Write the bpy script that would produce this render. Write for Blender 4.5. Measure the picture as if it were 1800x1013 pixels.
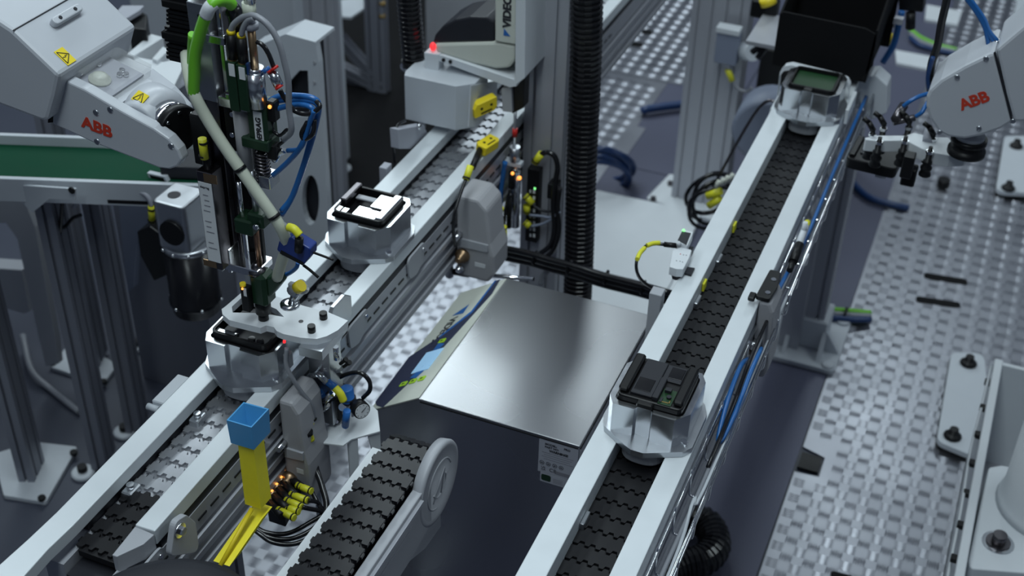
import bpy, bmesh, math, random
from mathutils import Vector, Matrix
import numpy as np

for o in list(bpy.data.objects): bpy.data.objects.remove(o)
SC = bpy.context.scene
COL = SC.collection
random.seed(7)
PI = math.pi

# ------------------------------------------------------------------ camera
FPX = 2321.05
CAMZ = 2.38
RW = Matrix(((0.92328413, -0.24086497, 0.29921644),
             (0.38338012, 0.52959269, -0.75667118),
             (0.02379274, 0.81333612, 0.58130737)))
cd = bpy.data.cameras.new('camera'); cam = bpy.data.objects.new('camera', cd); COL.objects.link(cam)
cam.matrix_world = Matrix.Translation((0, 0, CAMZ)) @ RW.to_4x4()
cd.sensor_fit = 'HORIZONTAL'; cd.sensor_width = 36.0; cd.lens = FPX / 1800 * 36.0
cd.clip_start = 0.05; cd.clip_end = 60
cd.dof.use_dof = True; cd.dof.focus_distance = 2.02; cd.dof.aperture_fstop = 4.5
SC.camera = cam

# ------------------------------------------------------------------ light
w = bpy.data.worlds.new('hall_air'); SC.world = w; w.use_nodes = True
w.node_tree.nodes['Background'].inputs[0].default_value = (0.50, 0.60, 0.80, 1)
w.node_tree.nodes['Background'].inputs[1].default_value = 0.17
def area(loc, sx, sy, e, col, aim=None):
    l = bpy.data.lights.new('ceiling_lamp', 'AREA'); l.shape = 'RECTANGLE'; l.size = sx; l.size_y = sy; l.energy = e; l.color = col
    o = bpy.data.objects.new('ceiling_lamp', l); COL.objects.link(o); o.location = loc
    d = Vector(aim) - Vector(loc) if aim else Vector((0, 0, -1))
    o.rotation_euler = d.to_track_quat('-Z', 'Y').to_euler()
    return o
COOL = (0.82, 0.95, 0.99)
area((-3.3, 5.2, 4.3), 0.7, 6.0, 150, COOL)
area((-2.1, 5.9, 4.3), 0.30, 1.0, 14, COOL)
area((-0.35, 7.6, 4.3), 0.5, 1.2, 32, COOL)
area((-0.6, 0.6, 4.3), 0.7, 4.0, 95, COOL)
area((2.6, 4.6, 4.3), 0.5, 4.0, 60, COOL)
SC.view_settings.view_transform = 'Standard'; SC.view_settings.look = 'None'
SC.view_settings.gamma = 1.0; SC.view_settings.use_curve_mapping = False
SC.view_settings.exposure = -0.08

# ------------------------------------------------------------------ pixel lifting (photo frame 1800 x 1013)
CP = Vector((0, 0, CAMZ))
def _ray(px, py): return RW @ Vector((px - 900, 506.5 - py, -FPX))
def LZ(px, py, z): r = _ray(px, py); return CP + r * ((z - CAMZ) / r.z)
def LX(px, py, x): r = _ray(px, py); return CP + r * (x / r.x)
def LY(px, py, y): r = _ray(px, py); return CP + r * (y / r.y)

# ------------------------------------------------------------------ materials
MATS = {}
def mat(name, col, rough=0.5, metal=0.0, noise=0.06, nscale=18, rvar=0.08, bump=0.0, emit=None, es=1.0, stretch=None, alpha=None, trans=0.0, coat=0.0, spec=None, det=4):
    m = bpy.data.materials.new(name); m.use_nodes = True
    nt = m.node_tree; b = nt.nodes['Principled BSDF']
    tc = nt.nodes.new('ShaderNodeTexCoord'); mp = nt.nodes.new('ShaderNodeMapping')
    nt.links.new(tc.outputs['Object'], mp.inputs[0])
    if stretch: mp.inputs['Scale'].default_value = stretch
    nz = nt.nodes.new('ShaderNodeTexNoise'); nz.inputs['Scale'].default_value = nscale; nz.inputs['Detail'].default_value = det
    nt.links.new(mp.outputs[0], nz.inputs['Vector'])
    mx = nt.nodes.new('ShaderNodeMix'); mx.data_type = 'RGBA'
    mx.inputs[6].default_value = tuple(c * (1 - noise) for c in col) + (1,)
    mx.inputs[7].default_value = tuple(min(1, c * (1 + noise)) for c in col) + (1,)
    nt.links.new(nz.outputs['Fac'], mx.inputs[0]); nt.links.new(mx.outputs[2], b.inputs['Base Color'])
    mr = nt.nodes.new('ShaderNodeMapRange'); mr.inputs[3].default_value = max(0.02, rough - rvar); mr.inputs[4].default_value = min(1, rough + rvar)
    nt.links.new(nz.outputs['Fac'], mr.inputs[0]); nt.links.new(mr.outputs[0], b.inputs['Roughness'])
    b.inputs['Metallic'].default_value = metal
    if spec is not None: b.inputs['Specular IOR Level'].default_value = spec
    if coat: b.inputs['Coat Weight'].default_value = coat
    if trans: b.inputs['Transmission Weight'].default_value = trans
    if alpha is not None: b.inputs['Alpha'].default_value = alpha
    if bump:
        bp = nt.nodes.new('ShaderNodeBump'); bp.inputs['Strength'].default_value = bump; bp.inputs['Distance'].default_value = 0.002
        nt.links.new(nz.outputs['Fac'], bp.inputs['Height']); nt.links.new(bp.outputs[0], b.inputs['Normal'])
    if emit:
        b.inputs['Emission Color'].default_value = emit + (1,); b.inputs['Emission Strength'].default_value = es
    MATS[name] = m
    return m
mat('rail', (0.66, 0.70, 0.73), 0.42, 0.15)
mat('robot', (0.48, 0.50, 0.54), 0.38, 0.0, 0.03)
mat('white', (0.64, 0.67, 0.70), 0.40, 0.0, 0.03)
mat('white_dull', (0.50, 0.53, 0.57), 0.5, 0.0, 0.04)
mat('grey', (0.36, 0.37, 0.40), 0.45, 0.0, 0.04)
mat('grey_mould', (0.34, 0.34, 0.36), 0.42, 0.0, 0.04)
mat('grey_blue', (0.22, 0.25, 0.33), 0.5, 0.0, 0.04)
mat('alu', (0.52, 0.54, 0.57), 0.34, 1.0, 0.05, 40, 0.08, 0.03, stretch=(1, 1, 6))
mat('alu_shiny', (0.60, 0.62, 0.65), 0.22, 1.0, 0.04, 60, 0.06)
mat('profile', (0.42, 0.43, 0.47), 0.42, 0.40, 0.05, 30, 0.05, stretch=(1, 1, .1))
mat('profile_dark', (0.22, 0.23, 0.27), 0.45, 0.35, 0.05, 30, 0.05, stretch=(1, 1, .1))
mat('steel_sheet', (0.43, 0.435, 0.45), 0.27, 1.0, 0.03, 4, 0.03, det=0)
mat('chrome', (0.85, 0.86, 0.88), 0.12, 1.0, 0.02)
mat('dark_steel', (0.15, 0.14, 0.15), 0.3, 1.0, 0.06)
mat('bronze', (0.36, 0.24, 0.14), 0.35, 0.9, 0.08)
mat('copper', (0.42, 0.24, 0.16), 0.3, 1.0, 0.06)
mat('gold', (0.75, 0.50, 0.18), 0.25, 1.0, 0.05)
mat('chain_black', (0.010, 0.010, 0.012), 0.50, 0.0, 0.2, 60, 0.1, spec=0.25)
mat('chain_grey', (0.012, 0.012, 0.015), 0.36, 0.0, 0.2, 60, 0.1, spec=0.4)
mat('chain_steel', (0.40, 0.41, 0.44), 0.45, 0.85, 0.10, 60, 0.08)
mat('black', (0.007, 0.007, 0.008), 0.4, 0.0, 0.1, spec=0.3)
mat('black_gloss', (0.006, 0.006, 0.008), 0.22, 0.0, 0.1, spec=0.4)
mat('black_matt', (0.006, 0.006, 0.007), 0.75, 0.0, 0.1, spec=0.15)
mat('charcoal', (0.020, 0.021, 0.027), 0.45, 0.0, 0.1, spec=0.3)
mat('navy', (0.030, 0.035, 0.075), 0.35, 0.0, 0.05)
mat('yellow', (0.80, 0.62, 0.02), 0.45, 0.0, 0.05)
mat('yellow_print', (0.95, 0.82, 0.03), 0.5, 0.0, 0.05, 80)
mat('tag_yellow', (0.70, 0.68, 0.03), 0.45, 0.0, 0.05)
mat('lime', (0.42, 0.70, 0.03), 0.4)
mat('blue_print', (0.06, 0.29, 0.58), 0.45, 0.0, 0.04, 80)
mat('blue', (0.02, 0.13, 0.42), 0.35)
mat('blue_deep', (0.012, 0.035, 0.20), 0.4)
mat('blue_hose', (0.015, 0.11, 0.34), 0.3)
mat('blue_navy', (0.012, 0.04, 0.13), 0.35)
mat('cream', (0.55, 0.58, 0.48), 0.45)
mat('ivory', (0.60, 0.62, 0.55), 0.45)
mat('green_hose', (0.16, 0.50, 0.03), 0.4)
mat('green_body', (0.010, 0.035, 0.016), 0.35, 0.1)
mat('green_belt', (0.002, 0.050, 0.024), 0.7, 0.0, 0.08, spec=0.15)
mat('pcb', (0.004, 0.035, 0.008), 0.4, 0.0, 0.4, 200)
mat('grey_hose', (0.24, 0.25, 0.28), 0.4)
mat('red', (0.55, 0.02, 0.015), 0.4)
mat('orange_logo', (0.55, 0.045, 0.02), 0.45)
mat('paper', (0.66, 0.68, 0.70), 0.6, 0.0, 0.02)
mat('label_grey', (0.36, 0.37, 0.42), 0.6, 0.0, 0.02)
mat('ink', (0.02, 0.02, 0.025), 0.6)
mat('ink_grey', (0.20, 0.20, 0.23), 0.6)
mat('screen', (0.25, 0.45, 0.65), 0.3, emit=(0.30, 0.52, 0.75), es=0.45)
mat('led_amber', (0.9, 0.4, 0.1), 0.4, emit=(1.0, 0.36, 0.06), es=1.8)
mat('led_red', (0.9, 0.05, 0.05), 0.4, emit=(1.0, 0.03, 0.04), es=1.2)
mat('led_green', (0.2, 0.9, 0.2), 0.4, emit=(0.25, 1.0, 0.30), es=1.6)
mat('floor_paint', (0.050, 0.056, 0.080), 0.42, 0.0, 0.10, 3, 0.08)
mat('duct_lid', (0.095, 0.100, 0.150), 0.45, 0.2, 0.06, 4, 0.06)
mat('tread', (0.37, 0.38, 0.42), 0.38, 1.0, 0.08, 6, 0.08)
mat('hose_black', (0.010, 0.010, 0.012), 0.20, 0.0, 0.1)
mat('clear', (0.45, 0.46, 0.46), 0.10, 0.0, 0.02, alpha=0.16, coat=0.5)
mat('tube_clear', (0.60, 0.62, 0.64), 0.2, 0.0, 0.02, alpha=0.6)
M = MATS

# ------------------------------------------------------------------ mesh helpers: each returns a bmesh in world metres
def V(*a): return Vector(a[0]) if len(a) == 1 else Vector(a)
def box(x0, x1, y0, y1, z0, z1, bev=0.0, seg=1):
    bm = bmesh.new(); bmesh.ops.create_cube(bm, size=1)
    for v in bm.verts: v.co = Vector(((x0 + x1) / 2 + v.co.x * (x1 - x0), (y0 + y1) / 2 + v.co.y * (y1 - y0), (z0 + z1) / 2 + v.co.z * (z1 - z0)))
    if bev: bmesh.ops.bevel(bm, geom=list(bm.edges), offset=bev, segments=seg, affect='EDGES', profile=0.5)
    return bm
def cbox(c, s, bev=0.0, seg=1): return box(c[0] - s[0] / 2, c[0] + s[0] / 2, c[1] - s[1] / 2, c[1] + s[1] / 2, c[2] - s[2] / 2, c[2] + s[2] / 2, bev, seg)
def frame_of(d, up=(0, 0, 1)):
    d = Vector(d).normalized(); u = Vector(up)
    if abs(d.dot(u)) > 0.98: u = Vector((0, 1, 0))
    x = u.cross(d).normalized(); y = d.cross(x)
    return x, y, d
def loft(rings, cap=True, smooth=True, closed=False):
    bm = bmesh.new(); R = [[bm.verts.new(p) for p in r] for r in rings]; n = len(R[0])
    m = len(R)
    for i in range(m if closed else m - 1):
        a, b = R[i], R[(i + 1) % m]
        for j in range(n):
            f = bm.faces.new((a[j], a[(j + 1) % n], b[(j + 1) % n], b[j])); f.smooth = smooth
    if cap and not closed:
        bm.faces.new(list(reversed(R[0]))); bm.faces.new(R[-1])
    return bm
def cyl(p0, p1, r, r2=None, n=16, smooth=True):
    p0, p1 = V(p0), V(p1); r2 = r if r2 is None else r2; x, y, d = frame_of(p1 - p0)
    c = [(math.cos(2 * PI * k / n), math.sin(2 * PI * k / n)) for k in range(n)]
    return loft([[p0 + (x * a + y * b) * r for a, b in c], [p1 + (x * a + y * b) * r2 for a, b in c]], smooth=smooth)
def lathe(p0, p1, prof, n=20):
    """prof: list of (t along p0->p1 in metres, radius)"""
    p0, p1 = V(p0), V(p1); x, y, d = frame_of(p1 - p0)
    c = [(math.cos(2 * PI * k / n), math.sin(2 * PI * k / n)) for k in range(n)]
    bm = loft([[p0 + d * t + (x * a + y * b) * r for a, b in c] for t, r in prof])
    for e in bm.edges:
        if len(e.link_faces) == 2 and e.link_faces[0].normal.angle(e.link_faces[1].normal, 0) > 0.6: e.smooth = False
    return bm
def spline(pts, n=6):
    P = [V(p) for p in pts]
    if len(P) < 3: return P
    Q = [P[0] * 2 - P[1]] + P + [P[-1] * 2 - P[-2]]; out = []
    for i in range(1, len(Q) - 2):
        a, b, c, d = Q[i - 1], Q[i], Q[i + 1], Q[i + 2]
        for k in range(n):
            t = k / n
            out.append(0.5 * ((2 * b) + (c - a) * t + (2 * a - 5 * b + 4 * c - d) * t * t + (3 * b - a - 3 * c + d) * t ** 3))
    out.append(P[-1]); return out
def tube(pts, r, n=8, sub=6, rad=None, closed=False):
    S = spline(pts, sub); rings = []; x = None
    for i, p in enumerate(S):
        d = (S[min(i + 1, len(S) - 1)] - S[max(i - 1, 0)]).normalized()
        if x is None: x, y, _ = frame_of(d)
        else:
            x = (x - d * x.dot(d)).normalized()
        y = d.cross(x)
        rr = rad(i, len(S)) if rad else r
        rings.append([p + (x * math.cos(2 * PI * k / n) + y * math.sin(2 * PI * k / n)) * rr for k in range(n)])
    return loft(rings)
def corrugated(pts, r, pitch, depth=0.12, n=14):
    S = spline(pts, 10); L = [0.0]
    for a, b in zip(S, S[1:]): L.append(L[-1] + (b - a).length)
    m = max(4, int(L[-1] / pitch) * 4); Q = []
    j = 0
    for i in range(m + 1):
        s = L[-1] * i / m
        while j < len(L) - 2 and L[j + 1] < s: j += 1
        t = (s - L[j]) / max(1e-9, L[j + 1] - L[j]); Q.append(S[j].lerp(S[j + 1], t))
    rings = []; x = None
    for i, p in enumerate(Q):
        d = (Q[min(i + 1, m)] - Q[max(i - 1, 0)]).normalized()
        if x is None: x, y, _ = frame_of(d)
        else: x = (x - d * x.dot(d)).normalized()
        y = d.cross(x); rr = r * (1 if i % 4 in (0, 1) else 1 - depth)
        rings.append([p + (x * math.cos(2 * PI * k / n) + y * math.sin(2 * PI * k / n)) * rr for k in range(n)])
    return loft(rings, smooth=False)
def prism(outer, ext, holes=(), bev=0.0):
    """outer: planar 3D points; ext: extrusion vector"""
    bm = bmesh.new(); ext = V(ext)
    def loop(pts):
        vs = [bm.verts.new(p) for p in pts]
        return vs, [bm.edges.new((vs[i], vs[(i + 1) % len(vs)])) for i in range(len(vs))]
    vo, eo = loop(outer); ee = list(eo)
    for h in holes: ee += loop(h)[1]
    if holes: bmesh.ops.triangle_fill(bm, use_beauty=True, edges=ee)
    else: bm.faces.new(vo)
    r = bmesh.ops.extrude_face_region(bm, geom=list(bm.faces))
    bmesh.ops.translate(bm, vec=ext, verts=[g for g in r['geom'] if isinstance(g, bmesh.types.BMVert)])
    bmesh.ops.recalc_face_normals(bm, faces=list(bm.faces))
    if bev:
        es = [e for e in bm.edges if len(e.link_faces) == 2 and e.link_faces[0].normal.angle(e.link_faces[1].normal, 0) > 0.5]
        bmesh.ops.bevel(bm, geom=es, offset=bev, segments=2, affect='EDGES', profile=0.5)
    return bm
def rounded(pts, rads, n=5):
    """round the corners of a planar closed polygon of 3D points"""
    out = []; N = len(pts); P = [V(p) for p in pts]
    for i in range(N):
        p = P[i]; a = P[i - 1] - p; b = P[(i + 1) % N] - p; r = rads if isinstance(rads, (int, float)) else rads[i]
        if r <= 0: out.append(p); continue
        ang = a.angle(b); d = min(r / math.tan(ang / 2), a.length * .48, b.length * .48)
        s, e = p + a.normalized() * d, p + b.normalized() * d
        for k in range(n + 1):
            t = k / n; out.append(s * (1 - t) ** 2 + p * 2 * t * (1 - t) + e * t * t)
    return out
def rrect(x0, x1, y0, y1, z, r, n=4): return rounded([(x0, y0, z), (x1, y0, z), (x1, y1, z), (x0, y1, z)], r, n)
def sphere(c, r, sc=(1, 1, 1), n=12):
    bm = bmesh.new(); bmesh.ops.create_uvsphere(bm, u_segments=n, v_segments=max(6, n * 2 // 3), radius=r)
    for v in bm.verts: v.co = Vector((v.co.x * sc[0], v.co.y * sc[1], v.co.z * sc[2])) + V(c)
    for f in bm.faces: f.smooth = True
    return bm
def J(*bms):
    out = bmesh.new()
    for b in bms:
        if isinstance(b, (list, tuple)): b = J(*b)
        me = bpy.data.meshes.new('tmp'); b.to_mesh(me); b.free(); out.from_mesh(me); bpy.data.meshes.remove(me)
    return out
def xf(bm, m): bm.transform(m); return bm
def hexbolt(p, d, r, h, n=6): return cyl(p, V(p) + V(d).normalized() * h, r, n=n, smooth=False)
def text_bm(s, size, origin, xdir, ydir, ext=0.0004, align='LEFT', bold=0.0, sx=1.0):
    c = bpy.data.curves.new('txt', 'FONT'); c.body = s; c.size = size; c.extrude = ext / 2; c.align_x = align; c.offset = bold; c.resolution_u = 3
    o = bpy.data.objects.new('txt', c); COL.objects.link(o)
    bpy.context.view_layer.update()
    me = bpy.data.meshes.new_from_object(o.evaluated_get(bpy.context.evaluated_depsgraph_get()))
    bpy.data.objects.remove(o); bpy.data.curves.remove(c)
    bm = bmesh.new(); bm.from_mesh(me); bpy.data.meshes.remove(me)
    X = V(xdir).normalized(); Yv = V(ydir); Yv = (Yv - X * Yv.dot(X)).normalized(); Z = X.cross(Yv)
    m = Matrix((X, Yv, Z)).transposed().to_4x4(); m.translation = V(origin)
    bm.transform(m @ Matrix.Diagonal((sx, 1, 1, 1))); return bm
def slot_outline(nx, ny, u=0.04, g=0.008, d=0.009):
    """T-slot extrusion cross-section, centred, one groove per u on every face"""
    W, H = nx * u / 2, ny * u / 2; pts = []
    for i in range(nx): c = -W + u * (i + .5); pts += [(c - g / 2, -H), (c - g / 2, -H + d), (c + g / 2, -H + d), (c + g / 2, -H)]
    a = [(-W, -H)] + pts + [(W, -H)]; pts = []
    for i in range(ny): c = -H + u * (i + .5); pts += [(W, c - g / 2), (W - d, c - g / 2), (W - d, c + g / 2), (W, c + g / 2)]
    a += pts + [(W, H)]; pts = []
    for i in range(nx): c = W - u * (i + .5); pts += [(c + g / 2, H), (c + g / 2, H - d), (c - g / 2, H - d), (c - g / 2, H)]
    a += pts + [(-W, H)]; pts = []
    for i in range(ny): c = H - u * (i + .5); pts += [(-W, c + g / 2), (-W + d, c + g / 2), (-W + d, c - g / 2), (-W, c - g / 2)]
    return a + pts
def profile_post(p0, p1, nx=2, ny=2, u=0.04, rot=0.0, xref=None):
    p0, p1 = V(p0), V(p1); d = (p1 - p0)
    if xref is None: x = Vector((math.cos(rot), math.sin(rot), 0))
    else: x = V(xref)
    x = (x - d.normalized() * x.dot(d.normalized())).normalized(); y = d.normalized().cross(x)
    return prism([p0 + x * a + y * b for a, b in slot_outline(nx, ny, u)], d)

# ------------------------------------------------------------------ scene helpers
def mk(name, bm, m, mw=None):
    me = bpy.data.meshes.new(name)
    if mw is not None: bm.transform(mw)
    bm.normal_update(); bm.to_mesh(me); bm.free()
    for mm in (m if isinstance(m, (list, tuple)) else [m]): me.materials.append(M[mm])
    o = bpy.data.objects.new(name, me); COL.objects.link(o); return o
class Thing:
    def __init__(s, name, label, cat, loc=(0, 0, 0), group=None):
        s.o = bpy.data.objects.new(name, None); COL.objects.link(s.o); s.o.empty_display_size = 0.05
        s.loc = V(loc); s.o.location = s.loc; s.o['label'] = label; s.o['category'] = cat
        if group: s.o['group'] = group
    def part(s, name, bm, m, parent=None, label=None):
        o = mk(name, bm, m, Matrix.Translation(-s.loc)); o.parent = parent or s.o
        if label: o['label'] = label
        return o
    def part_copy(s, src, dloc, parent=None, rot=None):
        o = src.copy(); COL.objects.link(o); o.parent = parent or src.parent; o.location = V(dloc)
        if rot is not None: o.rotation_euler = rot
        return o
def solo(name, bm, m, label, cat, group=None):
    bb = [v.co for v in bm.verts]; c = Vector((sum(v.x for v in bb) / len(bb), sum(v.y for v in bb) / len(bb), min(v.z for v in bb)))
    o = mk(name, bm, m, Matrix.Translation(-c)); o.location = c
    o['label'] = label; o['category'] = cat
    if group: o['group'] = group
    return o
def struct(name, bm, m, label):
    o = mk(name, bm, m); o['kind'] = 'structure'; o['label'] = label; o['category'] = name.split('_')[0]; return o
def child(p, name, bm, m, label=None, kind=None):
    off = p.matrix_world.inverted() if p.parent is None else None
    o = mk(name, bm, m, Matrix.Translation(-p.location)); o.parent = p
    if label: o['label'] = label
    if kind: o['kind'] = kind
    return o
def copy_tree(o, parent=None):
    c = o.copy(); COL.objects.link(c)
    if parent: c.parent = parent
    for ch in [x for x in bpy.data.objects if x.parent == o]: copy_tree(ch, c)
    return c

# ------------------------------------------------------------------ floor
fl = struct('floor', box(-8, 5, -4, 12, -0.04, 0.0), 'floor_paint', 'dark blue grey painted hall floor')
mat('hall_wall', (0.30, 0.33, 0.40), 0.7, 0.0, 0.04, 2)
struct('wall_left', box(-8.1, -8, -4, 12, 0, 4.8), 'hall_wall', 'plain blue grey hall wall on the left, far out of view')
struct('wall_right', box(5, 5.1, -4, 12, 0, 4.8), 'hall_wall', 'plain blue grey hall wall on the right, out of view')
struct('wall_back', box(-8, 5, 12, 12.1, 0, 4.8), 'hall_wall', 'plain blue grey hall wall at the far end, out of view')
struct('wall_front', box(-8, 5, -4.1, -4, 0, 4.8), 'hall_wall', 'plain blue grey hall wall behind the viewer')
ld = struct('trim_1', box(-1.195, -0.60, 0.6, 3.95, 0, 0.004), 'duct_lid', 'grey floor duct lids between the tread plates')
child(ld, 'lid', box(-1.195, -0.90, 3.955, 6.0, 0, 0.004), 'duct_lid'); child(ld, 'lid', box(-0.895, -0.60, 3.955, 6.0, 0, 0.004), 'duct_lid')
child(ld, 'lid', box(-0.595, -0.24, 0.6, 3.4, 0, 0.004), 'duct_lid'); child(ld, 'lid', box(-0.595, -0.24, 3.405, 6.0, 0, 0.004), 'duct_lid')
def tread_mesh(xr, yr, inside, z):
    """five-bar tread: groups of bars alternating along X and along Y, as one low relief"""
    vs = []; fs = []; a, b = 0.0555, 0.060
    def bar(cx, cy, hx, hy):
        i = len(vs); tx, ty = (hx * .55, 0) if hx > hy else (0, hy * .55)
        vs.extend([(cx - hx, cy, z), (cx, cy - hy, z), (cx + hx, cy, z), (cx, cy + hy, z), (cx - tx, cy - ty, z + .0017), (cx + tx, cy + ty, z + .0017)])
        if hx > hy: fs.extend([(i, i + 1, i + 4), (i + 1, i + 5, i + 4), (i + 1, i + 2, i + 5), (i + 2, i + 3, i + 5), (i + 3, i + 4, i + 5), (i + 3, i, i + 4)])
        else: fs.extend([(i, i + 1, i + 4), (i + 1, i + 2, i + 4), (i + 2, i + 5, i + 4), (i + 2, i + 3, i + 5), (i + 3, i, i + 5), (i, i + 4, i + 5)])
    for i in range(int((xr[1] - xr[0]) / a) + 1):
        for j in range(int((yr[1] - yr[0]) / b) + 1):
            for k in range(2):
                cx, cy = xr[0] + (i + .3 + .5 * k) * a, yr[0] + (j + .3 + .5 * k) * b
                if not inside(cx, cy): continue
                for q in range(-2, 3):
                    if k == 0: bar(cx, cy + q * .0064, .0165, .0030)
                    else: bar(cx + q * .0060, cy, .0028, .0175)
    me = bpy.data.meshes.new('tread'); me.from_pydata(vs, [], fs); bm = bmesh.new(); bm.from_mesh(me); bpy.data.meshes.remove(me); return bm
def tread_plate(name, outline, label, xr, yr, inside, slots=()):
    o = struct(name, prism([(x, y, 0.0005) for x, y in outline], (0, 0, .0055)), 'tread', label)
    child(o, 'tread_relief', tread_mesh(xr, yr, inside, .006), 'tread', kind='stuff')
    for s in slots: child(o, 'slot', prism(rounded([LZ(*p, .0062) for p in s], .012), (0, 0, .0022)), 'black_matt')
def slotpx(a, b, hw=5): return [(a[0], a[1] - hw), (b[0], b[1] - hw), (b[0], b[1] + hw), (a[0], a[1] + hw)]
tread_plate('trim_2', [(-.232, 1.5), (.9, 1.5), (.9, 7.5), (-.262, 7.5), (-.238, 3.57), (-.235, 2.74), (-.172, 2.72), (-.172, 2.64), (-.235, 2.635)],
            'aluminium five-bar tread plate floor beside the right conveyor', (-.232, .9), (1.5, 7.0),
            lambda x, y: x > -.218 and not (x < -.15 and 2.6 < y < 2.78) and not (x > .75),
            [slotpx((1624, 485), (1700, 497)), slotpx((1610, 526), (1688, 538)), slotpx((1460, 1010), (1500, 1020), 6)])
tread_plate('trim_3', [(-1.70, 1.0), (-1.195, 1.0), (-1.195, 4.03), (-1.16, 4.03), (-1.16, 4.25), (-1.195, 4.25), (-1.195, 4.64), (-1.70, 4.64)],
            'tread plate floor under the left conveyor', (-1.70, -1.195), (1.0, 4.6), lambda x, y: x < -1.215)
tread_plate('trim_4', [(-1.9, 4.645), (-1.14, 4.645), (-1.14, 7.5), (-1.9, 7.5)],
            'far tread plate floor with two black slots', (-1.9, -1.14), (4.66, 7.4), lambda x, y: x < -1.16,
            [slotpx((1095, 50), (1147, 58), 4), slotpx((1079, 73), (1130, 80), 4)])
# ------------------------------------------------------------------ chain links
PITCH = 0.0335
def link_bm(w=0.0405, th=0.005, gap=.0050):
    T = [(-w, .011), (-w + .006, .011)]
    for k in range(4):
        c = -.0252 + .0168 * k
        T += [(c - .0052, .011), (c - .0034, .0175), (c + .0034, .0175), (c + .0052, .011)]
    T += [(w - .006, .011), (w, .011)]
    B = [(x, y - PITCH + gap) for x, y in reversed(T)]
    top = prism([(x, y, -th) for x, y in T + B], (0, 0, th))
    under = box(-w + .006, w - .006, -.019, .008, -.016, -th)
    tabs = J(box(-w - .0035, -w, -.006, .003, -th, -.001), box(w, w + .0035, -.006, .003, -th, -.001))
    return J(top, under, tabs)
ZR = 0.98                       # top of the guide rails
ZC = 0.943                      # top of the running chain

def rail_bm(outline, z0=.938, z1=ZR, bev=.0015): return prism([(x, y, z0) for x, y in outline], (0, 0, z1 - z0), bev=bev)
def side_beam(x, s, y0, y1):
    """T-slot beam flank; s=+1 faces +X"""
    pr = [(0, .935), (0, .893), (-.008, .892), (-.008, .884), (.003, .882), (.003, .872), (-.006, .870), (-.006, .852), (.002, .850), (.002, .838), (-.010, .836), (-.010, .822), (.004, .820), (.004, .806), (-.035, .806), (-.035, .935)]
    return prism([(x + s * a, y0, z) for a, z in pr], (0, y1 - y0, 0))

# ---- left conveyor
LC = -1.031
lc = Thing('chain_conveyor', 'long white railed chain conveyor with bright steel links running under the screwdriving tool', 'conveyor', (LC, 2.0, 0))
bend_o = [LZ(*p, ZR) for p in ((99, 901), (48, 949), (0, 992), (-60, 1040))]
bend_i = [LZ(*p, ZR) for p in ((-25, 1062), (42, 1013), (85, 965), (129, 923))]
lc.part('guide_rail', rail_bm([(-1.110, 3.7)] + [(p.x, p.y) for p in bend_o] + [(p.x, p.y) for p in bend_i] + [(-1.071, 3.7)], .956), 'rail')
e0, e1 = LZ(237, 923, ZR), LZ(272, 934, ZR)
lc.part('guide_rail', rail_bm([(-.991, 3.7), (-.991, e0.y), (-.958, e1.y), (-.958, 3.7)], .952), 'rail')
lc.part('rail_gap_shade', box(-1.106, -1.078, 1.05, 3.7, .920, .956), 'charcoal')  # charcoal strips stand in for the shaded void below the thin rails
lc.part('rail_gap_shade', box(-.984, -.9595, e1.y + .01, 3.7, .920, .952), 'charcoal')
tip = [LZ(*p, .976) for p in ((238, 925), (197, 976), (205, 979), (252, 957), (271, 940))]
lc.part('rail_end', prism([(p.x, p.y, .945) for p in tip], (0, 0, .031), bev=.001), 'grey', label='dark grey chamfered rail end')
lc.part('side_beam', side_beam(-.958, 1, .98, 3.7), 'profile')
lc.part('side_beam', side_beam(-1.104, -1, .98, 3.7), 'profile')
lc.part('chain_bed', box(-1.068, -.994, .98, 3.7, .86, .915), 'charcoal')
d = [cbox((-.9575, 1.06 + .034 * k, .912), (.002, .022, .0035)) for k in range(60)]
lc.part('slot_line', J(d), 'black')
for y in (1.02, 1.66, 1.90, 2.15):
    pts = rounded([(-.957, y - .035, .948), (-.957, y + .045, .948), (-.957, y + .03, .905), (-.957, y, .893), (-.957, y - .03, .90)], .014)
    b = lc.part('joint_plate', prism(pts, (.004, 0, 0)), 'grey')
    lc.part('screw', cyl((-.9535, y + .03, .935), (-.950, y + .03, .935), .004, n=8), 'chrome', b)
for y in (1.12, 1.30, 1.60, 2.0):
    lc.part('rail_bracket', J(box(-1.070, -1.052, y, y + .028, .925, .955, .002), cyl((-1.061, y + .014, .955), (-1.061, y + .014, .962), .006, n=8)), 'alu')
lk = lc.part('chain_link', xf(link_bm(gap=.0105), Matrix.Translation((LC, 2.0, 0))), ['chain_steel'])
lk2 = lc.part('chain_link', xf(link_bm(gap=.008), Matrix.Translation((LC, 2.0, 0))), ['chain_black'])
lk.location = (0, 0, ZC); yl = 0.0; lk2.location = (0, 1.06 - 2.0, ZC)
k0 = -28
for k in range(k0, 46):
    if k == 0: continue
    y = k * PITCH
    lc.part_copy(lk if y > -.86 else lk2, (0, y, ZC))
lk2.location = (0, (k0 - 1) * PITCH, ZC)
for y, zf in ((1.25, .0065), (3.0, .0226)): lc.part('support_post', profile_post((LC, y, zf + .0135), (LC, y, .81), 2, 2), 'profile')
for y, zf in ((1.25, .0065), (3.0, .0226)): lc.part('foot_plate', box(LC - .09, LC + .09, y - .09, y + .09, zf, zf + .0135, .003), 'white_dull')

q_ = LZ(300, 690, .975)
lc.part('rail_clip', J(box(-1.135, -1.111, q_.y - .03, q_.y + .045, .955, .976, .002), cyl((-1.14, q_.y - .035, .965), (-1.118, q_.y - .035, .965), .006, n=8)), 'white_dull')
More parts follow.
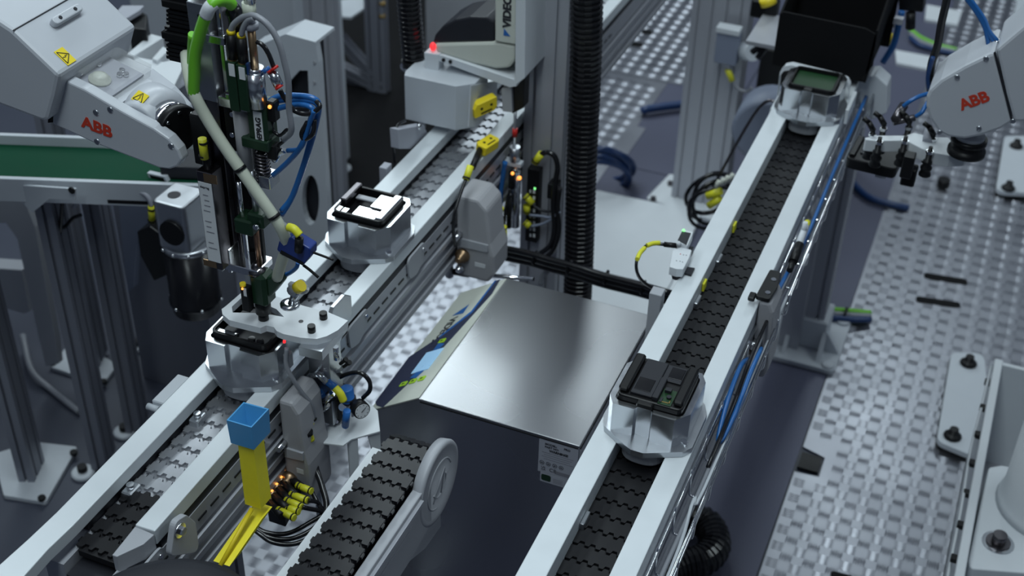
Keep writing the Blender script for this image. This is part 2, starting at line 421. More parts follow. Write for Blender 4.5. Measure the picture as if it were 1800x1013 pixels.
# ---- right conveyor
RC = -.3720
rc = Thing('chain_conveyor', 'long white railed chain conveyor with matt black links and a wire cable tray along it', 'conveyor', (RC, 2.0, 0))
rc.part('guide_rail', rail_bm([(-.4515, .80), (-.4110, .80), (-.4110, 2.95), (-.4515, 2.95)]), 'rail')
rc.part('guide_rail', rail_bm([(-.3310, .80), (-.2955, .80), (-.2955, 2.95), (-.3310, 2.95)]), 'rail')
rc.part('side_beam', side_beam(-.2955, 1, .80, 3.1), 'profile')
rc.part('side_beam', side_beam(-.4515, -1, .80, 3.1), 'profile')
rc.part('chain_bed', box(-.410, -.332, .80, 3.1, .86, .915), 'charcoal')
rk = rc.part('chain_link', xf(link_bm(), Matrix.Translation((RC, 2.0, 0))), ['chain_black'])
rk.location = (0, 0, ZC)
for k in range(-35, 29):
    if k: rc.part_copy(rk, (0, k * PITCH, ZC))
for y in (1.34, 1.95, 2.1): rc.part('rail_bracket', box(-.4105, -.404, y, y + .03, .92, .955, .001), 'alu')
for y in (2.0, 2.22): rc.part('guide_clip', box(-.4105, -.406, y, y + .02, .948, .966, .001), 'tag_yellow')
# support with foot on the floor
sp = [LZ(*p, .012) for p in ((1350, 622), (1455, 668), (1480, 585), (1385, 545))]
fx, fy = -.325, 3.205
rc.part('support_post', profile_post((fx, fy, .05), (fx, fy, .81), 2, 2), 'profile')
ft = rc.part('foot_plate', prism(rounded([(fx - .105, fy - .135, .006), (fx + .105, fy - .135, .006), (fx + .105, fy + .135, .006), (fx - .105, fy + .135, .006)], .02), (0, 0, .016), bev=.002), 'white_dull')
rc.part('foot_socket', J(box(fx - .055, fx + .055, fy - .055, fy + .055, .022, .12, .004)), 'white_dull', ft)
for rb_ in (prism([(fx + .055, fy - .05, .022), (fx + .10, fy - .05, .022), (fx + .055, fy - .05, .09)], (0, .012, 0)), prism([(fx + .045, fy - .055, .022), (fx + .045, fy - .115, .022), (fx + .045, fy - .055, .09)], (.012, 0, 0)), prism([(fx - .055, fy - .055, .022), (fx - .055, fy - .115, .022), (fx - .055, fy - .055, .09)], (.012, 0, 0))): rc.part('foot_rib', rb_, 'white_dull', ft)
for sx, sy in ((.082, -.112), (-.082, -.112), (.082, .112)):
    b = rc.part('bolt_boss', lathe((fx + sx, fy + sy, .02), (fx + sx, fy + sy, .05), [(0, .019), (.008, .019), (.009, .012), (.0095, .003)]), 'white_dull', ft)
for y in (1.0,): rc.part('support_post', profile_post((RC, y, .004), (RC, y, .81), 2, 2), 'profile')
# wire tray
tr = rc.part('cable_tray', J([cyl((x, ya, z), (x, yb, z), .0024, n=6) for ya, yb in ((.80, 1.94), (2.05, 2.95)) for x, z in ((-.289, .948), (-.257, .930), (-.2565, .950))]), 'chrome', label='zinc plated wire cable tray')
rung = rc.part('tray_rung', tube([(-.289, 2.0, .956), (-.2885, 2.0, .91), (-.284, 2.0, .902), (-.263, 2.0, .902), (-.257, 2.0, .91), (-.2565, 2.0, .952)], .0022, 6, 3), 'chrome', tr)
y0 = 1.3375 - .09 * 5
for k in range(24):
    if abs(y0 + .09 * k - 2.0) > .001: o = rc.part_copy(rung, (0, y0 + .09 * k - 2.0, 0), tr)
rung.location = (0, y0 + .09 * 24 - 2.0, 0)

# cables lying in the tray
def along(xs, pts, r): return tube([(x, y, z) for x, y, z in pts], r, 6, 4)
solo('data_cable', tube([(-.279, .8, .908), (-.277, 1.3, .909), (-.274, 1.6, .909), (-.281, 2.0, .908), (-.276, 2.9, .908)], .0040), 'grey_hose', 'thick grey cable lying along the wire tray', 'cable')
solo('data_cable', tube([(-.270, .8, .9075), (-.268, 1.35, .908), (-.276, 1.5, .915), (-.268, 1.62, .908), (-.267, 2.9, .908)], .0030), 'white_dull', 'thin pale cable weaving through the wire tray', 'cable')
solo('air_hose', tube([(-.284, 1.86, .93), (-.2845, 1.80, .958), (-.284, 1.73, .950), (-.281, 1.67, .925), (-.276, 1.645, .915), (-.270, 1.665, .918), (-.266, 1.72, .935), (-.265, 1.80, .955), (-.266, 1.88, .945)], .0042), 'blue_hose', 'blue air hose loop in the tray beside the nearest puck', 'hose')
solo('air_hose', tube([(-.282, 2.07, .935), (-.276, 2.12, .95), (-.270, 2.2, .95), (-.268, 2.3, .955), (-.2725, 2.6, .945), (-.2725, 2.95, .94)], .0042), 'blue_hose', 'blue air hose running along the far half of the wire tray', 'hose')
solo('power_cable', tube([(-.276, 1.58, .914), (-.274, 1.72, .935), (-.2755, 1.85, .95), (-.2745, 2.05, .95)], .0036), 'hose_black', 'black cable between the two blue hoses in the tray', 'cable')
cl = Thing('cable_clip_set', 'black flow valve with white tee fitting on blue hose beside the right conveyor rail', 'fitting', LX(1410, 430, -.27))
c = LX(1410, 415, -.272)
cl.part('tee', J(cyl(c + V(0, -.03, 0), c + V(0, .03, .004), .007, n=10), cyl(c + V(0, .01, 0), c + V(0, .012, .025), .005, n=10)), 'white')
cl.part('valve', J(cyl(c + V(.002, -.085, -.008), c + V(.002, -.03, -.002), .009, n=10), cyl(c + V(.002, -.11, -.012), c + V(.002, -.085, -.008), .006, n=10)), 'black')
cl.part('collar', cyl(c + V(0, .03, .004), c + V(0, .045, .006), .0065, n=10), 'tag_yellow')

# ---- short return conveyor
TX0, TX1, TZ = -.786, -.704, .900
TC = (TX0 + TX1) / 2
tcv = Thing('chain_conveyor', 'short chain conveyor ending in a round grey drive disc beside the steel cabinet', 'conveyor', (TC, 1.2, 0))
RD = 0.058; YE = 1.435
tk = tcv.part('chain_link', xf(link_bm(gap=.0075), Matrix.Translation((TC, 1.2, 0))), ['chain_grey'])
tk.location = (0, 0, TZ)
n = 0
for k in range(-12, 30):
    s = k * PITCH
    y = 1.2 + s
    if y <= YE: pos = (0, s, TZ); rot = (0, 0, 0)
    else:
        a = (y - YE) / RD
        if a > PI * .9: break
        pos = (0, YE - 1.2 + RD * math.sin(a), TZ - RD + RD * math.cos(a)); rot = (-a, 0, 0)
    if k: tcv.part_copy(tk, pos, rot=rot)
tcv.part('side_plate', prism([(TX1 + .002, y, z) for y, z in ((.75, .885), (1.40, .885), (1.40, .79), (1.33, .776), (.75, .776))], (.018, 0, 0), bev=.002), 'grey')
tcv.part('side_plate', prism([(TX0 - .020, y, z) for y, z in ((.75, .885), (1.43, .885), (1.43, .78), (.75, .776))], (.018, 0, 0)), 'white')
tcv.part('side_ledge', J(box(TX1 + .02, TX1 + .026, .75, 1.36, .868, .876), box(TX1 + .020, TX1 + .0215, 1.10, 1.33, .842, .846)), 'profile')
tcv.part('fairing', prism([(TX1 + .003, y, z) for y, z in ((.75, .782), (1.20, .782), (1.32, .772), (1.38, .745), (1.44, .74), (1.44, .80), (1.32, .83), (.75, .83))], (.014, 0, 0)), 'grey')
dc = tcv.part('drive_disc', lathe((TX0 - .0, YE - .004, TZ - .052), (TX1 + .1, YE - .004, TZ - .052), [(.0, .042), (.083, .042), (.084, .074), (.098, .076), (.102, .074), (.103, .068), (.102, .064), (.1015, .0)], 40), 'grey', label='round grey end disc with a moulded arrow')
cx = TX1 + .0200
def swirl(r0, a0, a1): return tube([(cx, YE - .004 + r0 * math.cos(a0 + (a1 - a0) * t / 12), TZ - .052 + r0 * math.sin(a0 + (a1 - a0) * t / 12)) for t in range(13)], .0016, 6, 2)
tcv.part('disc_mark', J(swirl(.045, .3, 4.4), swirl(.024, 3.4, 6.6), tube([(cx, YE - .03, TZ - .075), (cx, YE + .015, TZ - .03), (cx, YE - .0, TZ - .075)], .0016, 6, 2)), 'grey', dc)
tcv.part('leg', profile_post((TC, 1.05, .0065), (TC, 1.05, .78), 1, 2), 'profile')
tcv.part('frame_tube', box(TX0 + .01, TX1 - .01, .75, 1.38, .79, .88), 'charcoal')

# ------------------------------------------------------------------ pucks
def puck(label, y, xc, tilt=0.0):
    t = Thing('pallet_puck', label, 'pallet', (0, 0, 0), 'aluminium pucks riding on the conveyors')
    o = [(-.076, -.035), (-.066, -.058), (-.022, -.088), (-.010, -.094), (.010, -.094), (.026, -.086), (.066, -.066), (.076, -.05)]
    out = o + [(-x, -y) for x, y in o]
    t.part('base_plate', prism([(p.x, p.y, .0005) for p in rounded([(a, b, 0) for a, b in out], .004, 3)], (0, 0, .0105)), 'alu')
    b = [(-.065, -.044), (-.054, -.064), (-.019, -.064), (-.016, -.057), (.007, -.057), (.010, -.064), (.046, -.064), (.065, -.040)]
    b = b + [(-x, -y) for x, y in b]
    inner = [(p.x, p.y, .011) for p in rounded([(-.0555, -.0535, 0), (.0555, -.0535, 0), (.0555, .0535, 0), (-.0555, .0535, 0)], .012)]
    t.part('body', prism([(x, y, .011) for x, y in b], (0, 0, .056), [inner]), 'alu_shiny')
    t.part('nest', box(-.054, .054, -.052, .052, .011, .052), 'grey')
    t.part('guide_boss', prism(rounded([(-.036, -.078, -.030), (.036, -.078, -.030), (.036, .078, -.030), (-.036, .078, -.030)], .034, 8), (0, 0, .0300), bev=.003), 'grey')
    for sx in (-1, 1): t.part('plate_screw', cyl((sx * .064, -.046 * sx, .011), (sx * .064, -.046 * sx, .0135), .005, n=8), 'chrome')
    t.o.location = (xc, y, ZR); t.o.rotation_euler = (0, 0, tilt)
    return t
puck('aluminium puck carrying the black housing in front, near the cabinet label', 1.580, RC)
puck('aluminium puck at the far end of the right conveyor below the black chute', 2.757, RC)
puck('aluminium puck in the middle of the left conveyor with a silver-filled tray', 1.862, LC)
puck('aluminium puck under the clamp plate of the screwdriving station', 1.456, LC)

def tray_shell(h0, h1, hx=.052, hy=.050, wall=.0045, r=.013):
    out = [(p.x, p.y, h0) for p in rounded([(-hx, -hy, 0), (hx, -hy, 0), (hx, hy, 0), (-hx, hy, 0)], r)]
    inn = [(p.x, p.y, h0) for p in rounded([(-hx + wall, -hy + wall, 0), (hx - wall, -hy + wall, 0), (hx - wall, hy - wall, 0), (-hx + wall, hy - wall, 0)], r - wall)]
    return J(prism(out, (0, 0, h1 - h0), [inn]), prism([(p[0] * .98, p[1] * .98, h0 + .002) for p in out], (0, 0, .006)))
ZB = ZR + .0535
# front housing on the right conveyor: closed black electronics back
h = Thing('plastic_housing', 'black plastic electronics housing with green circuit board corner on the nearest puck', 'housing', (0, 0, 0))
h.part('shell', prism([(p.x, p.y, 0) for p in rounded([(-.053, -.052, 0), (.053, -.052, 0), (.053, .052, 0), (-.053, .052, 0)], .011)], (0, 0, .026), bev=.003), 'black')
h.part('side_ridge', box(-.052, -.036, -.046, .048, .026, .037, .003), 'black')
h.part('side_ridge', box(.036, .052, -.046, .048, .026, .037, .003), 'black')
h.part('cover_plate', J(box(-.033, .002, -.044, .046, .026, .031, .001), box(.002, .034, .006, .046, .026, .029, .001), box(.002, .012, -.046, .006, .026, .034, .001)), 'charcoal')
h.part('cover_recess', box(-.030, -.004, -.036, -.004, .0305, .0318, .0005), 'black_gloss')
h.part('cover_recess', box(.010, .032, .014, .042, .0285, .0298, .0005), 'black_gloss')
pc = h.part('circuit_board', box(.013, .034, -.050, -.012, .026, .0275), 'pcb')
h.part('connector', J(box(.016, .026, -.022, -.014, .0275, .033), cyl((.026, -.032, .0275), (.026, -.032, .031), .004, n=8), box(.014, .018, -.047, -.036, .0275, .029)), 'charcoal', pc)
h.part('solder_track', J(box(.018, .030, -.045, -.0435, .0275, .028), box(.029, .0305, -.045, -.037, .0275, .028)), 'gold', pc)
h.part('latch', box(-.018, .008, -.060, -.050, .0155, .026, .002), 'black')
h.o.location = (RC, 1.580, ZR + .0525)
# tray on the left mid puck: black frame with silver contacts
h = Thing('plastic_housing', 'open black plastic tray with shiny silver contact plates on the middle puck', 'housing', (0, 0, 0))
h.part('shell', tray_shell(0, .026), 'black')
h.part('contact_plate', J(box(-.018, .030, -.044, -.004, .016, .0185, .001), box(.004, .034, -.004, .044, .020, .0225, .001)), 'chrome')
h.part('contact_plate', J(box(.034, .049, -.044, .044, .021, .029, .002)), 'chrome')
h.part('side_bar', J(box(-.050, -.037, -.020, .046, .024, .036, .002)), 'dark_steel')
h.part('cross_piece', box(-.036, .004, .014, .028, .018, .022, .001), 'grey')
h.part('pin_block', J(box(-.046, -.038, -.046, -.030, .022, .026), box(-.034, -.024, -.046, -.032, .022, .026)), 'chrome')
h.o.location = (LC, 1.862, ZR + .0525)
# tray below the clamp
h = Thing('plastic_housing', 'black plastic tray clamped below the white plate at the screwdriving station', 'housing', (0, 0, 0))
h.part('shell', tray_shell(0, .026, .053, .051), 'black')
h.part('insert', J(box(-.040, .046, -.040, .040, .012, .018), box(-.044, -.006, -.046, -.038, .020, .0265)), 'charcoal')
h.part('contact_strip', box(-.040, -.008, -.0475, -.041, .0262, .0275), 'chrome')
h.part('screw_boss', J(cyl((.018, -.038, .018), (.018, -.038, .024), .006, n=10), cyl((.034, -.038, .018), (.034, -.038, .024), .006, n=10)), 'black_gloss')
h.o.location = (LC, 1.456, ZR + .0525)
# far tray
h = Thing('plastic_housing', 'black plastic housing with green circuit board on the far puck', 'housing', (0, 0, 0))
h.part('shell', tray_shell(0, .022, .051, .050), 'black')
h.part('circuit_board', box(-.044, .044, -.042, .042, .012, .0145), 'pcb')
h.part('latch', box(-.014, .006, -.060, -.048, .0155, .022, .002), 'black')
h.o.location = (RC, 2.757, ZR + .0525)
# ------------------------------------------------------------------ steel printer cabinet
CX0, CX1, CY0, CY1, CZ = -.808, -.503, 1.609, 2.020, .850
OX, OZ = -.911, .783                                           # outer edge of the sloping panel
cab = Thing('printer_cabinet', 'brushed stainless steel printer cabinet with sloping control panel between the conveyors', 'cabinet', (-.70, 1.82, .0045))
cab.part('body', prism([(x, CY0, z) for x, z in ((CX1, CZ), (CX0, CZ), (OX, OZ), (OX + .003, .35), (CX1, .35))], (0, CY1 - CY0, 0), bev=.0015), 'steel_sheet')
cab.part('plinth', box(OX + .05, CX1 - .03, CY0 + .03, CY1 - .03, .0045, .35), 'charcoal')
cab.part('lid_seam', J(box(CX1, CX1 + .0012, CY0 + .004, CY1 - .004, CZ - .010, CZ - .008), box(CX0 + .002, CX1 - .002, CY0 - .0012, CY0, CZ - .007, CZ - .005)), 'black')
pe = V(CX0 - OX, 0, CZ - OZ).normalized(); pn = V(-pe.z, 0, pe.x)   # up the slope, outward normal
def lift_panel(px, py, off=.0012):
    r = _ray(px, py); p0 = V(OX, 0, OZ) + pn * off; t = (p0 - CP).dot(pn) / r.dot(pn); return CP + r * t
PS = ((CX0 - OX) ** 2 + (CZ - OZ) ** 2) ** .5
def onp(u, y, off=.0012): return V(OX, y, OZ) + pe * (u * PS) + pn * off
fp = cab.part('front_panel', prism([onp(.01, CY0 + .003, .0003), onp(.985, CY0 + .003, .0003), onp(.985, CY1 - .003, .0003), onp(.01, CY1 - .003, .0003)], pn * .0012), 'ivory')
z5 = lambda *pts: [(660 + a / 4.05, 470 + b / 4.05) for a, b in pts]
band = z5((240, 640), (450, 500), (680, 320), (850, 100), (888, 88), (830, 190), (490, 565), (300, 765), (180, 880), (52, 1000), (8, 985), (0, 960), (115, 805))
cab.part('dark_band', prism([lift_panel(*p, .0016) for p in band], pn * .0006), 'navy', fp, 'dark blue sweeping band')
cab.part('blue_edge', prism([lift_panel(*p, .0018) for p in z5((455, 494), (682, 314), (850, 96), (860, 96), (690, 322), (460, 502))], pn * .0006), 'blue', fp)
cab.part('screen', prism([lift_panel(*p, .0022) for p in z5((255, 760), (365, 612), (487, 575), (375, 725))], pn * .0012), 'screen', fp, 'pale blue lit display')
cab.part('button_strip', prism([lift_panel(*p, .0022) for p in z5((245, 790), (300, 740), (345, 735), (285, 790))], pn * .0006), 'blue', fp)
cab.part('button_strip', prism([lift_panel(*p, .0022) for p in z5((412, 592), (450, 540), (490, 545), (455, 580))], pn * .0006), 'blue', fp)
for a, b in ((200, 832), (268, 812), (330, 793), (475, 525)):
    c = lift_panel(*z5((a, b))[0], .0022)
    bt = cab.part('button', prism(rounded([c + pe * .008 + V(0, .007, 0), c - pe * .008 + V(0, .007, 0), c - pe * .008 - V(0, .007, 0), c + pe * .008 - V(0, .007, 0)], .003), pn * .001), 'lime', fp)
    cab.part('symbol', prism([c + pn * .0012 + pe * .004, c + pn * .0012 - pe * .003 + V(0, .003, 0), c + pn * .0012 - pe * .003 - V(0, .003, 0)], pn * .0003), 'ink', bt)
cab.part('lettering', text_bm('VIDEOJET', .026, onp(.30, 1.905, .0020), (0, -1, 0), pe, .0004, bold=.0006), 'ink', fp)
cab.part('logo', prism([onp(.28, 1.915, .0018), onp(.52, 1.912, .0018), onp(.50, 1.945, .0018)], pn * .0005), 'blue', fp)
lb = cab.part('rating_label', box(-.577, -.5045, CY0 - .0008, CY0, .766, .8445), 'label_grey', label='grey rating label with warning text')
ly = CY0 - .0010
def ltext(s, size, x, z, bold=0): return text_bm(s, size, (x, ly, z), (1, 0, 0), (0, 0, 1), .0003, bold=bold)
cab.part('print', J(ltext('MODEL:', .0062, -.566, .832, .0002), ltext('PRO', .0062, -.531, .832, .0002), ltext('PART NO:', .0058, -.566, .8255, .0002), ltext('WARNING!', .0068, -.5575, .818, .0004)), 'ink', lb)
cab.part('fine_print', J([box(-.571 + .004 * (k % 2), -.512 - .003 * (k % 3), ly, ly + .0003, .8135 - .0048 * k, .8147 - .0048 * k) for k in range(4)]), 'ink_grey', lb)
cab.part('symbol', J([ring for i in range(4) for ring in (tube([(-.570 + .012 * i + .004 * math.cos(a * PI / 5), ly, .789 + .004 * math.sin(a * PI / 5)) for a in range(11)], .0005, 4, 1), box(-.572 + .012 * i, -.568 + .012 * i, ly, ly + .0003, .7875, .7895))]), 'ink', lb)
cab.part('approval_mark', J(ltext('CE', .011, -.556, .7725), ltext('UK', .006, -.571, .7765), ltext('CA', .006, -.571, .7715)), 'ink', lb)
cab.part('bar_strip', box(-.545, -.512, ly, ly + .0003, .770, .778), 'ink_grey', lb)
lb2 = cab.part('approval_label', box(-.572, -.506, CY0 - .0008, CY0, .744, .7645), 'label_grey', label='small label with black certification badge')
cab.part('badge', prism(rounded([(-.570, ly, .7475), (-.552, ly, .7475), (-.552, ly, .762), (-.570, ly, .762)], .004), (0, .0003, 0)), 'green_body', lb2)
cab.part('print', J([box(-.548, -.530, ly, ly + .0003, .748 + .003 * k, .749 + .003 * k) for k in range(4)]), 'ink_grey', lb2)

# ------------------------------------------------------------------ stop modules on the conveyor flanks
def stop_module(label, x0, y0, w, dy, z1, z0, cap=False, labels=True):
    t = Thing('stop_module', label, 'stop module', (x0 + w / 2, y0 + dy / 2, z0), 'moulded grey stop modules')
    pr = [(x0, z1), (x0 + w * .55, z1), (x0 + w * .80, z1 - .02), (x0 + w * .9, z1 - .10), (x0 + w, z1 - .13), (x0 + w, z0 + .02), (x0 + w * .85, z0), (x0, z0)]
    t.part('housing', prism([(x, y0, z) for x, z in pr], (0, dy, 0), bev=.006), 'grey_mould')
    t.part('ledge', prism([(x0 + w * .1, y0 - .004, z1 - .100), (x0 + w * .85, y0 - .004, z1 - .100), (x0 + w * .85, y0 - .004, z1 - .118), (x0 + w * .1, y0 - .004, z1 - .122)], (0, .006, 0), bev=.001), 'grey')
    s = t.part('adjuster', lathe((x0 + w * .18, y0 + .002, z0 + .055), (x0 + w * .18, y0 - .03, z0 + .055), [(0, .016), (.010, .016), (.012, .010), (.020, .010), (.021, .006), (.028, .006)], 12), 'bronze')
    t.part('adjuster', lathe((x0 + w * .12, y0 + .002, z0 + .022), (x0 + w * .12, y0 - .02, z0 + .022), [(0, .009), (.010, .009), (.011, .005), (.018, .005)], 10), 'chrome')
    t.part('screw', cyl((x0 + w * .1, y0 + .004, z1 - .09), (x0 + w * .1, y0 - .022, z1 - .09), .006, n=8), 'chrome')
    if labels:
        for dz in (.035, .075): t.part('name_sticker', box(x0 + w * .50, x0 + w * .78, y0 - .0008, y0 + .001, z0 + dz, z0 + dz + .010), 'paper')
    if cap:
        t.part('cap', prism(rounded([(x0 - .008, y0 + .0, z1), (x0 + w * .5, y0 + .0, z1), (x0 + w * .62, y0 + dy * .6, z1), (x0 + w * .45, y0 + dy + .02, z1), (x0 - .004, y0 + dy + .02, z1)], .006), (0, 0, .008), bev=.001), 'black')
        t.part('cap_lug', box(x0 - .020, x0 - .008, y0 - .008, y0 + .012, z1 - .002, z1 + .008, .002), 'black')
        for q in (.25, .85): t.part('cap_screw', cyl((x0 + .010, y0 + dy * q, z1 + .008), (x0 + .010, y0 + dy * q, z1 + .0095), .005, n=10), 'chrome')
    return t
stop_module('grey moulded stop module below the clamp plate, behind the blue funnel', -.952, 1.385, .047, .075, .972, .745)
stop_module('grey moulded stop module hanging on the left conveyor beside the yellow sensor', -.952, 2.085, .085, .08, .972, .775)
stop_module('grey moulded stop module with black cap on the outside of the right conveyor', -.2945, 1.955, .036, .075, .992, .82, True, False)

# ------------------------------------------------------------------ clamp station
ZP = 1.088
z7 = lambda *pts: [(320 + a / 3.3775, 480 + b / 3.3775) for a, b in pts]
outer = [LZ(*p, ZP) for p in z7((235, 215), (262, 195), (340, 128), (375, 95), (470, 95), (560, 140), (720, 195), (860, 230), (985, 283), (925, 340), (860, 375), (800, 392), (705, 385), (600, 362), (562, 345), (545, 322), (500, 312), (465, 326), (280, 280), (240, 245))]
hole = [LZ(*p, ZP) for p in z7((296, 200), (350, 150), (470, 175), (560, 215), (606, 262), (480, 240), (300, 235))]
st = Thing('clamp_station', 'white clamp plate with rounded slot on an aluminium bracket above the left conveyor', 'clamp', LZ(560, 640, .85))
cp = st.part('clamp_plate', prism(outer, (0, 0, -.012), [hole]), 'white')
for a, b in ((840, 270), (770, 348)):
    c = LZ(*z7((a, b))[0], ZP)
    st.part('cap_screw', J(cyl(c, c + V(0, 0, .012), .0065, n=12)), 'black', cp)
c = LZ(*z7((706, 288))[0], ZP); st.part('plate_hole', cyl(c - V(0, 0, .001), c + V(0, 0, .0005), .004, n=12), 'charcoal', cp)
blk = [LZ(*p, ZP - .012) for p in z7((690, 438), (830, 470), (985, 285), (850, 240))]
ab = st.part('bracket_block', prism(blk, (0, 0, -.018), bev=.001), 'alu')
for a, b in ((905, 290), (870, 345), (840, 395)):
    c = LZ(*z7((a, b))[0], ZP - .012); st.part('dowel', cyl(c, c + V(0, 0, .001), .0035, n=8), 'charcoal', ab)
col0 = LZ(*z7((700, 500))[0], ZP - .03)
st.part('column', box(-.946, -.905, 1.475, 1.515, .86, ZP - .030, .001), 'alu')
st.part('flange_plate', prism([(-.948, y, z) for y, z in ((1.52, .93), (1.62, .99), (1.62, 1.03), (1.60, 1.045), (1.56, 1.045), (1.52, 1.0))], (.008, 0, 0), bev=.001), 'alu')
st.part('spacer', cyl((-.925, 1.50, ZP - .032), (-.925, 1.50, ZP - .05), .012, n=12), 'dark_steel')
st.part('sensor_eye', cyl(LZ(500, 599, 1.066), LZ(500, 599, 1.066) + V(.002, -.004, 0), .0025, n=8), 'led_red', label='red sensor light')
st.part('cable_clamp', J(cbox(LX(505, 632, -.95) + V(.002, 0, 0), (.010, .016, .030), .002)), 'grey')
solo('sensor_cable', tube([LX(504, 612, -.945), LX(503, 640, -.945), LX(514, 665, -.935), LX(530, 690, -.925), LX(548, 712, -.915), LX(552, 735, -.915)], .0038), 'grey_hose', 'grey cable bending down from the clamp plate to the valve block', 'cable')

# ------------------------------------------------------------------ air preparation unit on white bracket
YB = 1.50
br = Thing('sheet_bracket', 'white folded sheet bracket with cut-out legs carrying the black valve and pressure gauge', 'bracket', (-.89, 1.48, .60))
top = [LZ(*p, .85) for p in ((545, 776), (603, 783), (618, 772), (668, 758), (664, 722), (640, 700), (590, 735))]
br.part('top_plate', prism(top, (0, 0, -.004), bev=.0008), 'white')
f0, f1 = LZ(603, 783, .846), LZ(545, 776, .846)
a0 = LZ(612, 776, .846); a1 = LZ(668, 758, .846)
def dn(p, z): return V(p.x, p.y, z)
br.part('leg', prism([a0, a0.lerp(a1, .30), dn(a0.lerp(a1, .26), .665), dn(a0, .60)], (-.004, .003, 0)), 'white')
br.part('leg', prism([a0.lerp(a1, .62), a1, dn(a1, .76), dn(a0.lerp(a1, .30), .640), dn(a0.lerp(a1, .30), .668), dn(a0.lerp(a1, .82), .775)], (-.004, .003, 0)), 'white')
br.part('back_leg', prism([f1, f1 + V(.012, 0, 0), dn(f1 + V(.012, 0, 0), .60), dn(f1, .60)], (0, .004, 0)), 'white_dull')
br.part('foot', box(-.945, -.86, 1.41, 1.47, .595, .600), 'white')
br.part('stand', profile_post((-.90, 1.50, .0065), (-.90, 1.50, .60), 1, 1), 'profile')
vb = Thing('valve_block', 'black angled pneumatic valve block on the white bracket', 'valve', (-.91, 1.5, .851))
vb.part('body', prism(rounded([LY(*p, YB - .01) for p in ((556, 722), (596, 746), (612, 716), (590, 690), (580, 695))], .003), (0, .03, 0), bev=.002), 'black')
vb.part('cylinder', cyl(LY(540, 740, YB - .02), LY(586, 690, YB - .02), .010, n=12), 'black')
vb.part('tube_nut', J(cyl(LY(570, 705, YB - .035), LY(584, 692, YB - .035), .006, n=8), cyl(LY(576, 712, YB - .035), LY(570, 720, YB - .035), .005, n=8)), 'chrome')
vb.part('screw', cyl(LY(592, 742, YB - .012), LY(592, 742, YB - .015), .003, n=8), 'chrome')
rg = Thing('pressure_regulator', 'small pressure regulator with blue knob and round gauge on the white bracket', 'regulator', LY(612, 730, YB))
rg.part('body', cbox(LY(615, 715, YB), (.026, .024, .030), .004), 'alu_shiny')
kn = rg.part('knob', lathe(LY(612, 703, YB), LY(608, 677, YB), [(0, .014), (.004, .014), (.005, .0115), (.024, .012), (.026, .010)], 14), 'blue')
rg.part('collar', cyl(LY(613, 706, YB), LY(612, 699, YB), .0135, n=14), 'black')
g0 = LY(627, 713, YB); gd = (V(.8, -.55, .12)).normalized()
ga = rg.part('gauge_case', lathe(g0, g0 + gd, [(0, .008), (.004, .0155), (.020, .0155), (.021, .014), (.0205, .0135)], 20), 'black')
rg.part('gauge_face', cyl(g0 + gd * .0206, g0 + gd * .0212, .0133, n=20), 'paper', ga)
gx, gy, _ = frame_of(gd)
rg.part('gauge_dial', J([cyl(g0 + gd * .0212 + (gx * math.cos(a) + gy * math.sin(a)) * .011, g0 + gd * .0215 + (gx * math.cos(a) + gy * math.sin(a)) * .011, .0009, n=6) for a in [k * PI / 5 for k in range(-2, 8)]] + [tube([g0 + gd * .0215 - gx * .002 - gy * .002, g0 + gd * .0215 + gx * .007 + gy * .005], .0006, 4)]), 'ink', ga)
rg.part('lever', J(cyl(LY(610, 722, YB - .03), LY(607, 748, YB - .03), .0065, n=10), sphere(LY(607, 748, YB - .03), .0065)), 'blue')
rg.part('port_ring', cyl(LY(603, 716, YB - .012), LY(602, 716, YB - .016), .007, n=14), 'chrome')
ft = Thing('push_fitting', 'chrome and blue push-in fitting left of the blue regulator knob', 'fitting', LY(570, 672, YB))
ft.part('nut', J(cyl(LY(545, 665, YB - .03), LY(560, 658, YB - .03), .0085, n=6, smooth=False), cyl(LY(556, 655, YB - .03), LY(575, 672, YB - .03), .007, n=10)), 'alu_shiny')
ft.part('release_ring', cyl(LY(572, 669, YB - .03), LY(592, 684, YB - .03), .0062, n=10), 'blue')
ft.part('elbow', J(cyl(LY(556, 710, YB - .03), LY(562, 690, YB - .03), .007, n=8), cyl(LY(556, 695, YB - .03), LY(566, 692, YB - .03), .0085, n=8)), 'blue')
solo('marker_sleeve', tube([LY(589, 682, YB - .032), LY(598, 692, YB - .034), LY(604, 705, YB - .034)], .0068), 'tag_yellow', 'pale yellow marker sleeve on the hose by the blue knob', 'cable marker')
solo('air_hose', tube([LY(560, 700, YB - .03), LY(575, 680, YB - .01), LY(600, 662, YB + .01), LY(630, 655, YB + .01), LY(648, 668, YB + .01), LY(650, 686, YB + .01), LY(638, 700, YB + .008)], .0040), 'hose_black', 'black hose arching over the blue regulator knob', 'hose')
solo('vent_tube', tube([LY(590 + 14 * math.cos(k * .8), 640 + 13 * math.sin(k * .8), YB - .012 + .004 * k) for k in range(14)], .0030), 'tube_clear', 'clear plastic tube coiled beside the aluminium column', 'tube')
cn = Thing('tube_connector', 'black barbed connector with clear tube on the aluminium column', 'fitting', LY(603, 640, YB))
cn.part('barb', J(cyl(LY(598, 640, YB - .03), LY(606, 634, YB - .03), .003, n=8), cyl(LY(606, 634, YB - .03), LY(609, 632, YB - .03), .0045, n=8)), 'black')
cn.part('barb', J(cyl(LY(604, 645, YB - .03), LY(612, 639, YB - .03), .003, n=8), cyl(LY(612, 639, YB - .03), LY(615, 637, YB - .03), .0045, n=8)), 'black')
cn.part('neck', J(cyl(LY(592, 632, YB - .02), LY(590, 610, YB - .02), .005, n=8)), 'chrome')

